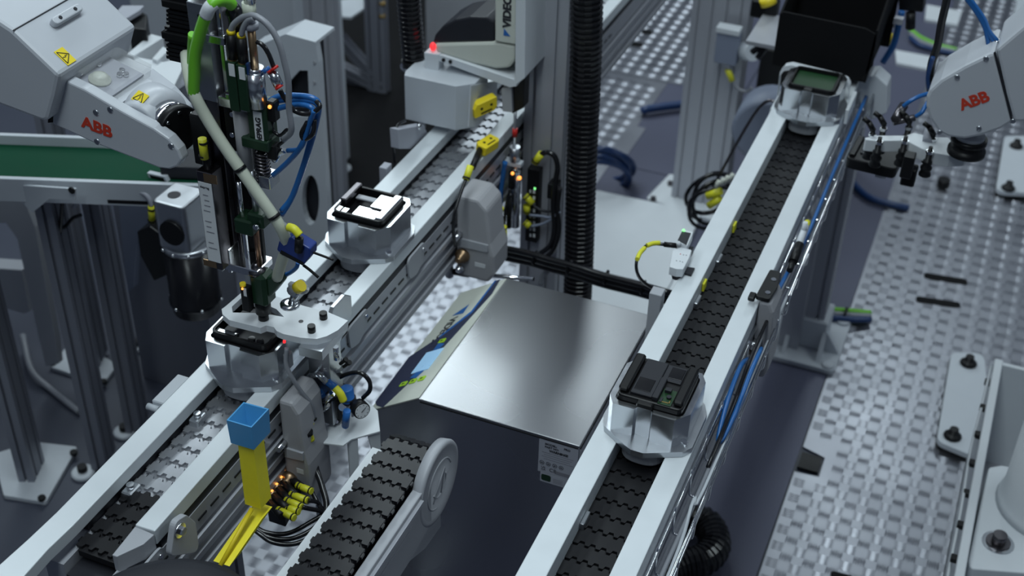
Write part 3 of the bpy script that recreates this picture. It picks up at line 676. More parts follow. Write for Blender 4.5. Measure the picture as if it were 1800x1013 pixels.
# ------------------------------------------------------------------ blue funnel on yellow chute
FZ = 1.100
q = [LZ(*p, FZ) for p in ((398, 739), (442, 752), (473, 719), (428, 707))]
cen = sum(q, V(0, 0, 0)) / 4
fu = Thing('funnel', 'square blue plastic funnel on top of the yellow chute', 'funnel', V(cen.x, cen.y, 1.055))
inn = [cen + (p - cen) * .90 for p in q]
low = [V(cen.x, cen.y, 0) + (V(p.x, p.y, 0) - V(cen.x, cen.y, 0)) * .94 for p in q]
bm = bmesh.new()
A = [bm.verts.new(p) for p in q]; B = [bm.verts.new(p) for p in inn]; Cc = [bm.verts.new(V(cen.x, cen.y, 1.062) + V(p.x - cen.x, p.y - cen.y, 0) * .35) for p in q]; D = [bm.verts.new(V(p.x, p.y, 1.055)) for p in low]
E_ = [bm.verts.new(V(cen.x, cen.y, 1.055) + V(p.x - cen.x, p.y - cen.y, 0) * .35) for p in q]
for i in range(4):
    j = (i + 1) % 4
    bm.faces.new((A[i], A[j], B[j], B[i])); bm.faces.new((B[i], B[j], Cc[j], Cc[i])); bm.faces.new((Cc[i], Cc[j], E_[j], E_[i])); bm.faces.new((E_[i], E_[j], D[j], D[i])); bm.faces.new((D[i], D[j], A[j], A[i]))
bmesh.ops.recalc_face_normals(bm, faces=list(bm.faces))
fu.part('hopper', bm, 'blue_print')
ch = Thing('parts_chute', 'bright yellow angled plastic chute below the blue funnel', 'chute', V(cen.x, cen.y, .80))
cq = [V(cen.x, cen.y, 1.055) + V(p.x - cen.x, p.y - cen.y, 0) * .80 for p in low]
yb = LY(455, 915, cen.y).z
ex = (low[1] - low[0]).normalized(); ey = (low[2] - low[1]).normalized(); hw = .0140
def sec(c, k=1.0, n=None): return [c + ex * (-hw * k) + ey * (-hw * k), c + ex * (hw * k) + ey * (-hw * k), c + ex * (hw * k) + ey * (hw * k), c + ex * (-hw * k) + ey * (hw * k)]
zk = .925
c0 = V(cen.x, cen.y, 1.0545); c1 = V(cen.x, cen.y, zk)
ch.part('down_tube', loft([sec(c0, .95), sec(c1, 1.0)], smooth=False), 'yellow_print')
sd = (LY(395, 985, cen.y - .075) - LY(455, 915, cen.y)).normalized()
e1_ = V(cen.x, cen.y, zk)
end = LY(400, 990, cen.y - .085)
r1 = sec(e1_, 1.0); vec = end - V(cen.x, cen.y, zk - .012)
ch.part('slide', loft([r1, [p + V(0, 0, -.02) for p in r1], [p + vec for p in r1], [p + vec + V(0, 0, .028) for p in r1]][1:3], smooth=False), 'yellow_print')
ch.part('slide_rib', tube([e1_ + V(.0, -.018, .0), end + V(0, -.0175, .012)], .004, 6), 'yellow')
# rail-side holder of the chute
ho = Thing('chute_holder', 'grey oblong bracket with a bolt at the end of the left conveyor rail', 'bracket', LX(320, 935, -.945))
hp = [LX(*p, -.945) for p in ((290, 975), (298, 915), (318, 902), (334, 915), (342, 968))]
ho.part('plate', prism(rounded(hp, .012), (.010, 0, 0), bev=.001), 'grey')
hb = LX(315, 932, -.935); ho.part('bolt', J(cyl(hb, hb + V(.003, 0, 0), .012, n=14), cyl(hb + V(.003, 0, 0), hb + V(.009, 0, 0), .007, n=6, smooth=False)), 'chrome')
# ------------------------------------------------------------------ i/o block with tagged plugs
ZI = .79
io = Thing('junction_block', 'black sensor junction block with amber lights beside the yellow chute', 'junction block', LZ(510, 860, ZI - .03))
io.part('body', prism([LZ(*p, ZI) for p in ((478, 838), (500, 818), (540, 822), (560, 838), (530, 850), (500, 905), (470, 895))], (0, 0, -.03), bev=.002), 'charcoal')
tops = [((505, 838), (532, 858)), ((498, 848), (520, 872)), ((490, 860), (512, 884)), ((482, 872), (505, 895)), ((474, 884), (496, 908))]
for i, (a, b) in enumerate(tops):
    pa, pb = LZ(*a, ZI + .012), LZ(*b, ZI + .018)
    pl = io.part('plug', cyl(pa, pb, .0070, n=10), 'black')
    io.part('plug_nut', cyl(pa - (pb - pa).normalized() * .008, pa, .0075, n=8), 'bronze', pl)
    io.part('status_lamp', sphere(pa - (pb - pa).normalized() * .006 + V(0, 0, .0075), .0025, n=8), 'led_amber', pl)
tg = [((522, 853), (548, 864)), ((510, 869), (541, 880)), ((502, 879), (531, 892)), ((503, 893), (526, 900)), ((488, 896), (518, 911))]
for i, (a, b) in enumerate(tg):
    pa, pb = LZ(*a, ZI + .018), LZ(*b, ZI + .020)
    t = Thing('cable_marker', 'yellow cable marker on plug cable, %s from the grey stop module' % ('nearest', 'second', 'third', 'fourth', 'farthest')[i], 'cable marker', pa, 'yellow markers on the junction block plugs')
    t.part('sleeve', cyl(pa, pb, .0062, n=10), 'tag_yellow')
    d = (pb - pa).normalized(); L = (pb - pa).length
    for s in (.12, .86): t.part('tie', cyl(pa + d * L * s, pa + d * (L * s + .0025), .0068, n=10), 'black')
bundle = [(548, 864, .80), (560, 885, .79), (572, 905, .77), (560, 930, .76), (520, 950, .755), (480, 948, .76), (450, 928, .77), (420, 905, .79), (385, 880, .81), (372, 868, .82)]
for i, (lab, dx, dy) in enumerate((('outermost black cable looping round below the yellow plugs', 0, 6), ('black cable inside the outermost loop below the yellow plugs', -6, -3), ('innermost black cable loop below the yellow plugs', -14, -12))):
    pts = [LZ(a + dx * (1 if k > 1 else k * .3), b + dy * (1 if k > 1 else k * .3), z + .004 * i) for k, (a, b, z) in enumerate(bundle[i // 2:])]
    if i == 2: pts[0] = LZ(531, 892, ZI + .02)
    if i == 1: pts[0] = LZ(541, 880, ZI + .02)
    solo('sensor_cable', tube(pts, .0040), 'hose_black', lab, 'cable')
hp = [(552, 735, .9), (543, 752, .875), (550, 790, .83), (556, 825, .80), (566, 855, .785), (574, 890, .77), (566, 925, .76)]
solo('cable_loom', tube([LZ(a, b, z + .012) for a, b, z in hp], .0055), 'hose_black', 'black cable loom dropping past the white bracket leg', 'cable')
lm = Thing('cable_marker', 'yellow marker on the loom above the white bracket leg', 'cable marker', LZ(545, 760, .88))
lm.part('sleeve', tube([LZ(547, 742, .905), LZ(542, 756, .895), LZ(547, 775, .875)], .0065), 'tag_yellow'); lm.part('tie', cyl(LZ(541, 758, .90), LZ(542, 763, .893), .0085, n=10), 'black')
# dark dome in the foreground
dm = Thing('black_cover', 'dark domed cover at the bottom edge in front of the left conveyor', 'cover', (-.831, .890, .0045))
dm.part('dome', lathe((-.831, .890, .955), (-.831, .890, 2.0), [(0, .140), (.030, .140), (.038, .137), (.043, .125), (.046, .08), (.047, .002)], 48), 'charcoal')
dm.part('rim', lathe((-.831, .890, .945), (-.831, .890, 1.0), [(0, .142), (.010, .142)], 48), 'black')
dm.part('column', cyl((-.862, .890, .0045), (-.862, .890, .945), .04, n=16), 'profile')
# ------------------------------------------------------------------ left robot arm
def warning(t, parent, c, ux, uy, s):
    n = V(ux).cross(V(uy)).normalized(); ux = V(ux).normalized() * s; uy = V(uy).normalized() * s; c = V(c)
    l = t.part('warning_label', prism([c - ux - uy * .7, c + ux - uy * .7, c + ux + uy * .7, c - ux + uy * .7], n * .0006), 'yellow', parent, 'yellow electric shock warning label')
    k = c + n * .0008
    tri = [k - ux * .8 - uy * .5, k + ux * .8 - uy * .5, k + uy * .6]
    t.part('warning_sign', J([tube([tri[i], tri[(i + 1) % 3]], s * .055, 4) for i in range(3)] + [tube([k + uy * .30, k - ux * .08, k + ux * .1, k - uy * .38], s * .05, 4, 1)]), 'ink', l)
YF = 1.400; YT = .15
lr = Thing('industrial_robot', 'grey white industrial robot arm holding the screwdriving tool', 'robot arm', V(-2.05, 1.53, .0))
fp = [LY(*p, YF) for p in ((93, 141), (101, 135), (150, 158), (215, 196), (270, 226), (296, 244), (313, 264), (320, 281), (312, 293), (298, 298), (280, 296), (165, 252), (92, 218))]
fk = lr.part('front_fork', prism(fp, (0, .020, 0), bev=.003), 'robot')
bp_ = [LY(*p, YF + YT) for p in ((100, 135 - 75), (165, 64), (215, 95), (270, 120), (310, 150), (338, 182), (345, 205), (330, 215), (240, 200), (160, 150), (120, 120))]
lr.part('rear_fork', prism(bp_, (0, -.040, 0), bev=.003), 'robot')
mid = [LY(*p, YF + .019) for p in ((104, 134), (205, 187), (200, 205), (190, 235), (165, 240), (102, 205))]
lr.part('forearm_body', prism(mid, (0, YT - .058, 0)), 'robot')
# clear service cover on the top side of the forearm
t0, t1 = LY(118, 142, YF + .019), LY(200, 184, YF + .019)
tx = (t1 - t0).normalized(); tn = tx.cross(V(0, 1, 0)).normalized()
if tn.z < 0: tn = -tn
def ftop(u, v, h=0): return t0 + tx * u + V(0, 1, 0) * v + tn * h
inset = lr.part('mechanism_plate', prism([ftop(.0, .010, .001), ftop(.072, .010, .001), ftop(.072, .092, .001), ftop(.0, .092, .001)], tn * .003), 'label_grey')
lr.part('gear', lathe(ftop(.036, .030, .004), ftop(.036, .030, .03), [(0, .017), (.004, .017), (.005, .012), (.010, .012), (.012, .006), (.013, .003)], 20), 'ivory', inset)
for u, v in ((.008, .02), (.05, .06), (.056, .068), (.046, .072), (.012, .06)): lr.part('cover_screw', cyl(ftop(u, v, .004), ftop(u, v, .010), .0045, n=8), 'chrome', inset)
cv = prism([ftop(-.004, .004, .001), ftop(.080, .004, .001), ftop(.080, .098, .001), ftop(.02, .100, .001), ftop(-.004, .080, .001)], tn * .022)
lr.part('clear_cover', cv, 'clear', label='transparent plastic service cover')
lr.part('cover_label', prism([LY(*p, YF + .042) + tn * .001 for p in ((182, 168), (190, 160), (212, 186), (206, 192))], tn * .0006), 'paper')
# wrist
wc = LY(272, 203, YF + .065) - V(0, .075, 0)
lr.part('wrist_body', lathe(wc + V(0, .030, 0), wc + V(0, .107, 0), [(0, .036), (.004, .040), (.066, .040), (.075, .036)], 28), 'robot')
fc = LY(338, 240, YF + .035)
wd = (fc - (wc + V(0, .075, 0))).normalized()
wn = wc + V(0, .075, 0)
wr = lr.part('wrist_neck', lathe(wn - wd * .03, wn + wd * .1, [(0, .035), (.012, .048), (.048, .048), (.056, .042), (.060, .037)], 28), 'robot')
lr.part('flange_ring', lathe(wn + wd * .028, wn + wd, [(0, .036), (.022, .036)], 28), 'chrome')
fl_ = lr.part('tool_flange', lathe(wn + wd * .050, wn + wd, [(0, .037), (.002, .038), (.014, .038), (.016, .036)], 28), 'black')
fx_, fy_, _ = frame_of(wd)
for k in range(8): a = k * PI / 4; lr.part('flange_bolt', cyl(wn + wd * .0655 + (fx_ * math.cos(a) + fy_ * math.sin(a)) * .030, wn + wd * .0680 + (fx_ * math.cos(a) + fy_ * math.sin(a)) * .030, .003, n=8), 'chrome', fl_)
wl_n = (CP - wn).normalized() + V(0, 0, .35); wl_n = (wl_n - wd * wl_n.dot(wd)).normalized()
warning(lr, wr, wn + wd * .006 + wl_n * .0487, wd, wl_n.cross(wd), .013)
for a, b in ((108, 150), (193, 194), (168, 199), (300, 258), (170, 250)):
    c = LY(a, b, YF - .001); lr.part('screw', lathe(c + V(0, .002, 0), c - V(0, .002, 0), [(0, .0055), (.0015, .0055), (.002, .003)], 10), 'alu', fk)
ax = (LY(200, 241, YF) - LY(143, 219, YF)).normalized()
lr.part('logo', text_bm('ABB', .027, LY(144, 222, YF - .0006), ax, (0, 0, 1), .0006, bold=.0010, sx=1.12), 'orange_logo', fk, 'orange red three letter maker logo')
# elbow housing
up = [LY(*p, 1.377) for p in ((-120, -40), (20, 52), (104, 132), (96, 170), (84, 212), (76, 214), (-120, 140))]
el = lr.part('elbow_housing', prism(up, (0, .19, 0), bev=.006), 'robot')
e0_, e1_ = LY(20, 52, 1.377), LY(104, 132, 1.377)
ed = (e1_ - e0_).normalized(); en = ed.cross(V(0, 1, 0)); en = en if en.z > 0 else -en
def etop(u, v, h=.0): return e0_ + ed * u + V(0, v, 0) + en * h
LE = (e1_ - e0_).length
warning(lr, el, etop(LE * .80, .035, .0005), ed, (0, 1, 0), .014)
lr.part('cover_seam', prism([etop(LE * .02, .0, .0003), etop(LE * .04, .0, .0003), etop(LE * .04, .188, .0003), etop(LE * .02, .188, .0003)], en * .0006), 'charcoal', el)
cpk = lr.part('grip_lug', prism(rounded([etop(LE * .20, .06, .0), etop(LE * .34, .06, .0), etop(LE * .34, .125, .0), etop(LE * .20, .125, .0)], .012), en * .012, bev=.002), 'robot', el)
for v in (.075, .11): lr.part('lug_screw', cyl(etop(LE * .27, v, .012), etop(LE * .27, v, .0135), .003, n=8), 'charcoal', cpk)
lr.part('joint_gap', prism([LY(*p, YF + .005) for p in ((88, 150), (104, 128), (112, 128), (98, 215), (84, 216))], (0, .12, 0)), 'black')
# rest of the robot outside the frame
sh = LY(-120, 50, 1.53)
lr.part('upper_arm', cyl(sh, V(-2.05, 1.53, 1.05), .085, .10, 20), 'robot')
lr.part('shoulder', J(cyl((-2.05, 1.39, 1.0), (-2.05, 1.61, 1.0), .12, n=24)), 'robot')
lr.part('pedestal', lathe((-2.05, 1.53, .0005), (-2.05, 1.53, 1), [(0, .10), (.02, .10), (.03, .07), (.85, .06), (.95, .11)], 24), 'robot')

# ------------------------------------------------------------------ screwdriving tool
YS = 1.44
tool = Thing('screwdriving_tool', 'tall screwdriving tool with green body and steel spine above the near puck', 'screwdriver', LY(462, 560, YS))
def vbox(x0, x1, yt, yb, yf=YS, dep=.03, bev=.001):
    m = (yt + yb) / 2; a, b = LY(x0, m, yf).x, LY(x1, m, yf).x; c = (x0 + x1) / 2
    zt = LY(c - (m - yt) * -.0, yt, yf).z; zb = LY(c, yb, yf).z
    return box(a, b, yf, yf + dep, zb, zt, bev)
def vcyl(x, yt, yb, r, yf=YS, n=12, r2=None):
    m = (yt + yb) / 2; X_ = LY(x, m, yf).x; return cyl((X_, yf, LY(x, yb, yf).z), (X_, yf, LY(x, yt, yf).z), r, r2, n=n)
sp_ = tool.part('spine', vbox(362, 400, -60, 470, YS + .02, .03), 'dark_steel')
tool.part('spine_edge', vbox(356, 364, 60, 470, YS + .012, .03), 'alu', sp_)
tool.part('guide_rail', vbox(372, 392, 60, 455, YS + .008, .012), 'dark_steel', sp_)
tool.part('slide_block', J(vbox(398, 428, 182, 300, YS + .004, .03)), 'black', sp_)
for y in (200, 236, 262): c = LY(410, y, YS + .003); tool.part('slide_screw', cyl(c, c - V(0, .004, 0), .004, n=8), 'chrome', sp_)
hb = tool.part('head_block', vbox(338, 372, 8, 175, YS - .012, .045), 'alu')
c = LY(352, 28, YS - .0125); tool.part('slot', cbox(c, (.009, .001, .003)), 'black', hb)
tool.part('side_strip', vbox(386, 393, 6, 160, YS - .005, .006), 'chrome')
tool.part('hose_clamp', J(vbox(362, 394, 64, 78, YS - .02, .004), vbox(364, 368, 64, 78, YS - .018, .02), vbox(391, 394, 64, 78, YS - .018, .02)), 'chrome')
tool.part('dark_channel', vbox(370, 398, 20, 178, YS + .006, .02), 'dark_steel')
tool.part('back_plate', vbox(394, 446, 90, 470, YS + .034, .008), 'black')
# ribbed black cooling stack
for k in range(4):
    y0 = -8 + 30 * k
    tool.part('motor_fin_block', J([vbox(290 + (3 if k % 2 else 0), 340, y0 + j * 7, y0 + j * 7 + 5, YS - .0, .05, 0) for j in range(4)] + [vbox(296, 338, y0, y0 + 29, YS + .003, .044)]), 'black')
for y in (6, 62): tool.part('fin_collar', vbox(284, 342, y, y + 12, YS - .004, .06), 'black_matt')
# two slim sensors with yellow tops
for i, (x, yt) in enumerate(((408, 60), (426, 66))):
    pl = tool.part('plug', J(vcyl(x, yt, yt + 42, .0075, YS - .02)), 'black')
    tool.part('plug_top', vcyl(x - 2, yt - 7, yt, .006, YS - .02), 'yellow', pl)
    tool.part('plug_ring', vcyl(x, yt + 42, yt + 50, .006, YS - .02), 'gold', pl)
    tool.part('slim_cylinder', vbox(x - 8, x + 8, yt + 50, 195, YS - .028, .02), 'green_body')
    tool.part('sticker', vbox(x - 6, x + 4, yt + 53, yt + 74, YS - .0288, .001, 0), 'paper')
tool.part('slim_rod', vbox(434, 440, 112, 190, YS - .024, .006), 'blue_navy')
tool.part('air_cylinder', J(vcyl(450, 126, 185, .0145, YS - .012, 16), vcyl(449, 118, 128, .012, YS - .012, 16)), 'alu_shiny')
tool.part('piston_rod', vcyl(445, 46, 124, .0058, YS - .012), 'bronze')
tool.part('rod_cap', J(vcyl(442, 40, 50, .010, YS - .012), vcyl(441, 34, 40, .006, YS - .012)), 'label_grey')
tool.part('upper_cap', J(vcyl(438, 4, 29, .0095, YS - .012)), 'cream')
tool.part('upper_rod', vcyl(437, -40, 4, .0085, YS - .012), 'alu_shiny')
tool.part('cross_bracket', vbox(384, 432, 176, 192, YS - .020, .03), 'chrome')
tool.part('spindle_tube', vcyl(428, 192, 302, .0115, YS - .006, 16), 'grey_mould')
gb = tool.part('drive_body', J(vbox(434, 468, 182, 246, YS - .016, .03, .003)), 'green_body', label='dark green drive body with white lettering')
tool.part('drive_foot', J(vbox(424, 470, 246, 264, YS - .020, .035, .002)), 'green_body', gb)
s0, s1 = LY(461, 250, YS - .017), LY(452, 186, YS - .017)
tool.part('name_plate', box(s0.x - .011, s0.x + .003, YS - .0172, YS - .0160, LY(460, 243, YS).z, LY(460, 187, YS).z), 'paper', gb)
tool.part('lettering', text_bm('DEPRAG', .0115, (s0.x + .0005, YS - .0176, LY(460, 242, YS).z), (0, 0, 1), (-1, 0, 0), .0005, bold=.0004), 'ink', gb)
tool.part('sensor_stack', J(vbox(468, 482, 180, 215, YS - .01, .016, .002), vbox(468, 484, 256, 282, YS - .01, .016, .002)), 'black')
c = LY(474, 188, YS - .012); tool.part('status_lamp', sphere(c, .003, n=8), 'led_amber')
X0 = LY(462, 290, YS).x
tool.part('spring', tube([(X0 + .010 * math.cos(t * .8), YS + .010 * math.sin(t * .8), LY(462, 264, YS).z - (LY(462, 264, YS).z - LY(462, 318, YS).z) * t / 72) for t in range(73)], .0022, 5, 1), 'dark_steel')
tool.part('spring_core', vcyl(462, 262, 320, .006, YS), 'black')
tool.part('lower_block', vbox(455, 474, 312, 332, YS - .014, .028), 'alu_shiny')
tool.part('guide_rod', vcyl(423, 320, 392, .0038, YS - .012), 'chrome')
tool.part('guide_rod', vcyl(447, 300, 384, .0048, YS - .006), 'alu')
cl_ = tool.part('green_clamp', J(vbox(411, 442, 388, 414, YS - .022, .034, .003), vbox(434, 462, 378, 402, YS - .018, .034, .003)), 'green_body')
for x, y in ((421, 392), (443, 382)): tool.part('clamp_nut', vcyl(x, y - 8, y, .007, YS - .012 if x < 430 else YS - .004, 10), 'chrome', cl_)
c = LY(452, 397, YS - .02); tool.part('clamp_screw', cyl(c, c - V(0, .006, 0), .0045, n=8), 'chrome', cl_)
tool.part('spindle', vcyl(453, 400, 466, .0045, YS - .004), 'copper')
tool.part('collar', J(lathe((LY(454, 474, YS).x, YS - .004, LY(454, 486, YS).z), (LY(454, 474, YS).x, YS - .004, 2), [(0, .012), (.008, .012), (.009, .014), (.017, .014), (.019, .009), (.026, .007), (.030, .0045)], 16)), 'dark_steel')
tool.part('nose', J(vbox(438, 466, 486, 540, YS - .018, .034, .006), prism([LY(*p, YS - .010) for p in ((462, 490), (488, 486), (494, 500), (478, 520), (464, 528))], (0, .022, 0), bev=.003)), 'green_body')
tool.part('tip', J(vcyl(462, 524, 548, .013, YS - .004, 16), vcyl(463, 546, 566, .0085, YS - .004, 14)), 'black')
tool.part('lower_bracket', J(vbox(396, 452, 470, 482, YS - .015, .045, .001), vbox(398, 404, 440, 480, YS - .012, .03), vbox(428, 434, 400, 476, YS - .002, .006)), 'chrome')
tool.part('nose_sensor', vbox(424, 437, 508, 548, YS - .030, .014), 'black')
tool.part('sensor_label', vbox(428, 433, 508, 521, YS - .0306, .001, 0), 'paper')
tool.part('sensor_cap', vcyl(427, 498, 507, .005, YS - .024), 'yellow')
c = LY(426, 508, YS - .031); tool.part('status_lamp', sphere(c, .002, n=8), 'led_amber')
ac = tool.part('servo_actuator', vbox(356, 381, 306, 470, YS - .030, .028), 'dark_steel')
tool.part('actuator_label', vbox(357.5, 379.5, 324, 458, YS - .0308, .001, 0), 'paper', ac, 'long white label with small print')
lx = LY(368, 390, YS - .031).x
tool.part('label_print', J([cbox((lx + random.uniform(-.002, .002), YS - .0312, LY(368, 345 + 9 * k, YS - .031).z), (.012 + random.uniform(-.004, .003), .0004, .0012)) for k in range(11) if k not in (4, 8)]), 'ink_grey', ac)
tool.part('label_title', text_bm('deprag', .006, (lx - .009, YS - .0312, LY(366, 333, YS - .031).z), (1, 0, 0), (0, 0, 1), .0004), 'ink', ac)
for y0, y1 in ((308, 322), (459, 469)): tool.part('bronze_end', vbox(358, 380, y0, y1, YS - .0305, .002, 0), 'bronze', ac)
tool.part('plug', J(vcyl(364, 260, 306, .007, YS - .016)), 'black', ac)
tool.part('adapter_plate', box(LY(348, 245, YS).x - .012, LY(365, 245, YS).x, YS, YS + .06, LY(350, 290, YS).z, LY(350, 205, YS).z, .002), 'black')
mk_ = Thing('cable_marker', 'yellow cable marker beside the black robot flange', 'cable marker', LY(357, 262, YS - .02))
mk_.part('sleeve', vcyl(357.5, 244, 278, .0065, YS - .022), 'tag_yellow')
for y in (249, 272): mk_.part('tie', vcyl(357.5, y, y + 3, .0072, YS - .022), 'black')
# hoses of the tool
def H(name, pts, r, m, label, y=YS, cat='hose'): return solo(name, tube([LY(a, b, y + (c[0] if c else 0)) for a, b, *c in pts], r, 10), m, label, cat)
H('screw_feed_hose', [(327, 95, .0), (332, 130, -.03), (341, 165, -.045), (362, 205, -.045), (395, 258, -.045), (440, 322, -.045), (484, 385, -.045), (498, 410, -.04), (504, 428, -.03), (502, 440, -.03), (494, 465, -.02), (487, 488, -.008)], .0088, 'cream', 'pale cream screw feed hose slanting across the tool')
H('supply_hose', [(408, 9, -.01), (398, 2, -.02), (382, 2, -.035), (368, 14, -.045), (354, 50, -.045), (343, 95, -.045), (341, 140, -.045), (340, 166, -.045)], .0085, 'green_hose', 'bright green hose arching over the top of the tool')
sl = Thing('hose_sleeve', 'short clear sleeve on the green hose', 'sleeve', LY(370, 18, YS - .045)); sl.part('sleeve', tube([LY(376, 6, YS - .039), LY(368, 14, YS - .045), LY(362, 28, YS - .045)], .0095, 10), 'white')
H('supply_hose', [(338, 60, -.03), (336, 100, -.02), (337, 150, -.02)], .006, 'green_hose', 'short green hose behind the green arch')
H('cable_hose', [(404, 15, .0), (412, 22, .0), (416, 45, .0), (412, 75, .0)], .012, 'hose_black', 'thick black hose behind the green arch')
H('air_hose', [(406, 54, -.02), (412, 42, -.02), (428, 30, -.02), (448, 28, -.02), (472, 45, -.02), (490, 75, -.02), (500, 110, -.02), (507, 145, -.02), (508, 190, -.02), (512, 230, -.02), (498, 245, -.01)], .0045, 'grey_hose', 'grey hose arching from the yellow topped plug')
H('air_hose', [(424, 62, -.022), (428, 48, -.022), (436, 36, -.022), (446, 32, -.022)], .0040, 'grey_hose', 'short grey hose beside the arching grey hose')
H('air_hose', [(440, 70, -.01), (460, 78, -.01), (472, 95, -.01), (481, 118, -.01)], .0035, 'hose_black', 'thin black hose bending to the red ringed fitting')
for i, (lab, o, c, r) in enumerate((('uppermost blue hose curving out right of the green drive body', 0, 'blue_hose', .0045), ('second blue hose curving out right of the green drive body', 7, 'blue_hose', .0045), ('lowest blue hose reaching down to the white clamp plate', 14, 'blue_hose', .0042))):
    H('air_hose', [(468, 182 + o, .0), (490, 170 + o, .01), (520, 168 + o, .015), (548, 172 + o * .8, .018), (560, 184 + o * .5, .02), (556, 215, .02), (548, 240 + o, .02), (534, 290, .018), (514, 345, .01), (495, 378 - o, .0)] if i < 2 else [(476, 194, .0), (520, 184, .01), (548, 190, .01), (546, 210, .008), (530, 255, .0), (506, 285, .0), (478, 310, .0)], r, c, lab)
H('air_hose', [(505, 265, .0), (526, 262, .0), (536, 245, .0), (545, 215, .0), (552, 195, .0)], .0036, 'blue_hose', 'thin blue hose hooking up from the lower fitting')
H('air_hose', [(492, 158, .0), (500, 172, .0), (520, 196, .0), (545, 200, .0), (562, 188, .005), (556, 178, .01)], .0036, 'hose_black', 'black hose looping through the blue hoses')
H('air_hose', [(540, 215, .0), (530, 235, .0), (536, 245, .0), (550, 235, .0), (553, 210, .005)], .0034, 'hose_black', 'short black hose loop below the blue hoses')
H('sensor_cable', [(482, 205, .0), (478, 225, .0), (492, 238, .0), (505, 228, .0), (512, 235, .0), (490, 255, .0), (474, 262, .0)], .0028, 'hose_black', 'thin black cable curled beside the green drive foot', cat='cable')
rf = Thing('tee_fitting', 'clear tee fitting with red rings right of the air cylinder', 'fitting', LY(485, 140, YS))
rf.part('body', J(cyl(LY(478, 126, YS - .01), LY(490, 150, YS - .01), .0075, n=10)), 'alu_shiny')
for a, b in ((477, 125), (483, 121), (491, 154)): rf.part('release_ring', cyl(LY(a - 2, b - 3, YS - .012), LY(a + 1, b + 1, YS - .012), .0065, n=10), 'red')
rf.part('blue_ring', cyl(LY(466, 120, YS - .01), LY(471, 126, YS - .01), .006, n=10), 'blue')
H('sensor_cable', [(482, 282, .0), (490, 270, .0), (500, 264, .0)], .005, 'alu_shiny', 'chrome elbow fitting below the green drive foot', cat='fitting')
H('air_hose', [(412, 268, -.03), (425, 300, -.03), (445, 345, -.03), (470, 372, -.04), (500, 395, -.04), (506, 402, -.04)], .0035, 'grey_hose', 'thin grey cable tied along the cream hose', cat='cable')
for i, (x, y) in enumerate(((422, 296), (482, 380))):
    a = LY(x - 11, y + 8, YS - .046); b = LY(x + 11, y - 6, YS - .046); d_ = (LY(440, 322, YS - .045) - LY(395, 258, YS - .045)).normalized(); c_ = (a + b) / 2
    solo('cable_tie', cyl(c_ - d_ * .0025, c_ + d_ * .0025, .0098, n=14), 'black', ('upper black cable tie round the cream hose', 'lower black cable tie round the cream hose')[i], 'cable tie')
bb = Thing('sensor_fork', 'dark blue plastic hose sensor block with long black tie tails', 'sensor', LY(516, 465, YS - .03))
bb.part('block', prism(rounded([LY(*p, YS - .04) for p in ((486, 440), (490, 425), (512, 418), (545, 438), (545, 452), (532, 468), (498, 450))], .004), (0, .022, 0), bev=.002), 'blue_deep')
bb.part('groove', prism([LY(*p, YS - .0405) for p in ((494, 440), (534, 462), (532, 467), (492, 446))], (0, .001, 0)), 'black')
bb.part('tie_tail', J(tube([LY(545, 442, YS - .03), LY(562, 448, YS - .03), LY(586, 457, YS - .03)], .0020, 5)), 'black')
bb.part('tie_tail', J(tube([LY(533, 466, YS - .03), LY(545, 475, YS - .03), LY(560, 488, YS - .03)], .0024, 5)), 'black')
bb.part('plug', cyl(LY(525, 442, YS - .045), LY(526, 418, YS - .045), .0065, n=10), 'black')
mk_ = Thing('cable_marker', 'yellow elbow marker on the plug above the dark blue sensor block', 'cable marker', LY(520, 410, YS - .04))
mk_.part('sleeve', tube([LY(507, 399, YS - .042), LY(517, 403, YS - .044), LY(527, 414, YS - .045)], .0065), 'tag_yellow')
H('air_hose', [(486, 484, .01), (505, 482, .01), (520, 472, .0), (524, 462, .0)], .0034, 'blue', 'short bright blue hose under the dark blue sensor block')
sf = Thing('signal_connector', 'silver sensor connector with yellow band beside the green nose', 'connector', LY(528, 525, YS))
sf.part('body', J(cyl(LY(512, 512, YS), LY(532, 500, YS), .009, n=10), cbox(LY(520, 505, YS), (.024, .01, .014), .002)), 'grey')
sf.part('band', cyl(LY(522, 507, YS - .008), LY(530, 502, YS - .008), .010, n=10), 'yellow')
sf.part('stem', J(cyl(LY(512, 535, YS), LY(522, 510, YS), .0065, n=8), lathe(LY(510, 537, YS), LY(510, 537, YS) + V(0, 0, 1), [(0, .016), (.004, .016), (.006, .008)], 14)), 'alu_shiny')
sf.part('coil', tube([LY(532 + 9 * math.cos(k), 508 + 7 * math.sin(k), YS + .002 * k) for k in range(9)], .0028), 'tube_clear')

# ------------------------------------------------------------------ right robot
YR = 2.36
zr = lambda *pts: [(1440 + a / 2.814, b / 2.814) for a, b in pts]
rr = Thing('industrial_robot', 'grey white industrial robot arm with suction gripper at the right edge', 'robot', V(.42, 2.45, .0))
fo = [LY(*p, YR) for p in zr((530, 480), (545, 445), (600, 395), (720, 325), (845, 265), (868, 262), (905, 400), (938, 540), (955, 605), (900, 640), (800, 675), (720, 690), (640, 680), (590, 655), (545, 590), (528, 530))]
wl = rr.part('wrist_link', prism(fo, (0, .12, 0), bev=.006), 'robot')
fa = [LY(*p, YR - .006) for p in zr((874, 245), (1013, 128), (1300, -80), (1300, 560), (1013, 604), (962, 605), (925, 470), (900, 360))]
fa_ = rr.part('forearm_link', prism(fa, (0, .135, 0), bev=.006), 'robot')
rr.part('joint_seam', prism([LY(*p, YR - .0004) for p in zr((862, 262), (872, 255), (960, 600), (950, 606))], (0, .002, 0)), 'charcoal', wl)
ax = (LY(*zr((805, 500))[0], YR) - LY(*zr((705, 535))[0], YR)).normalized()
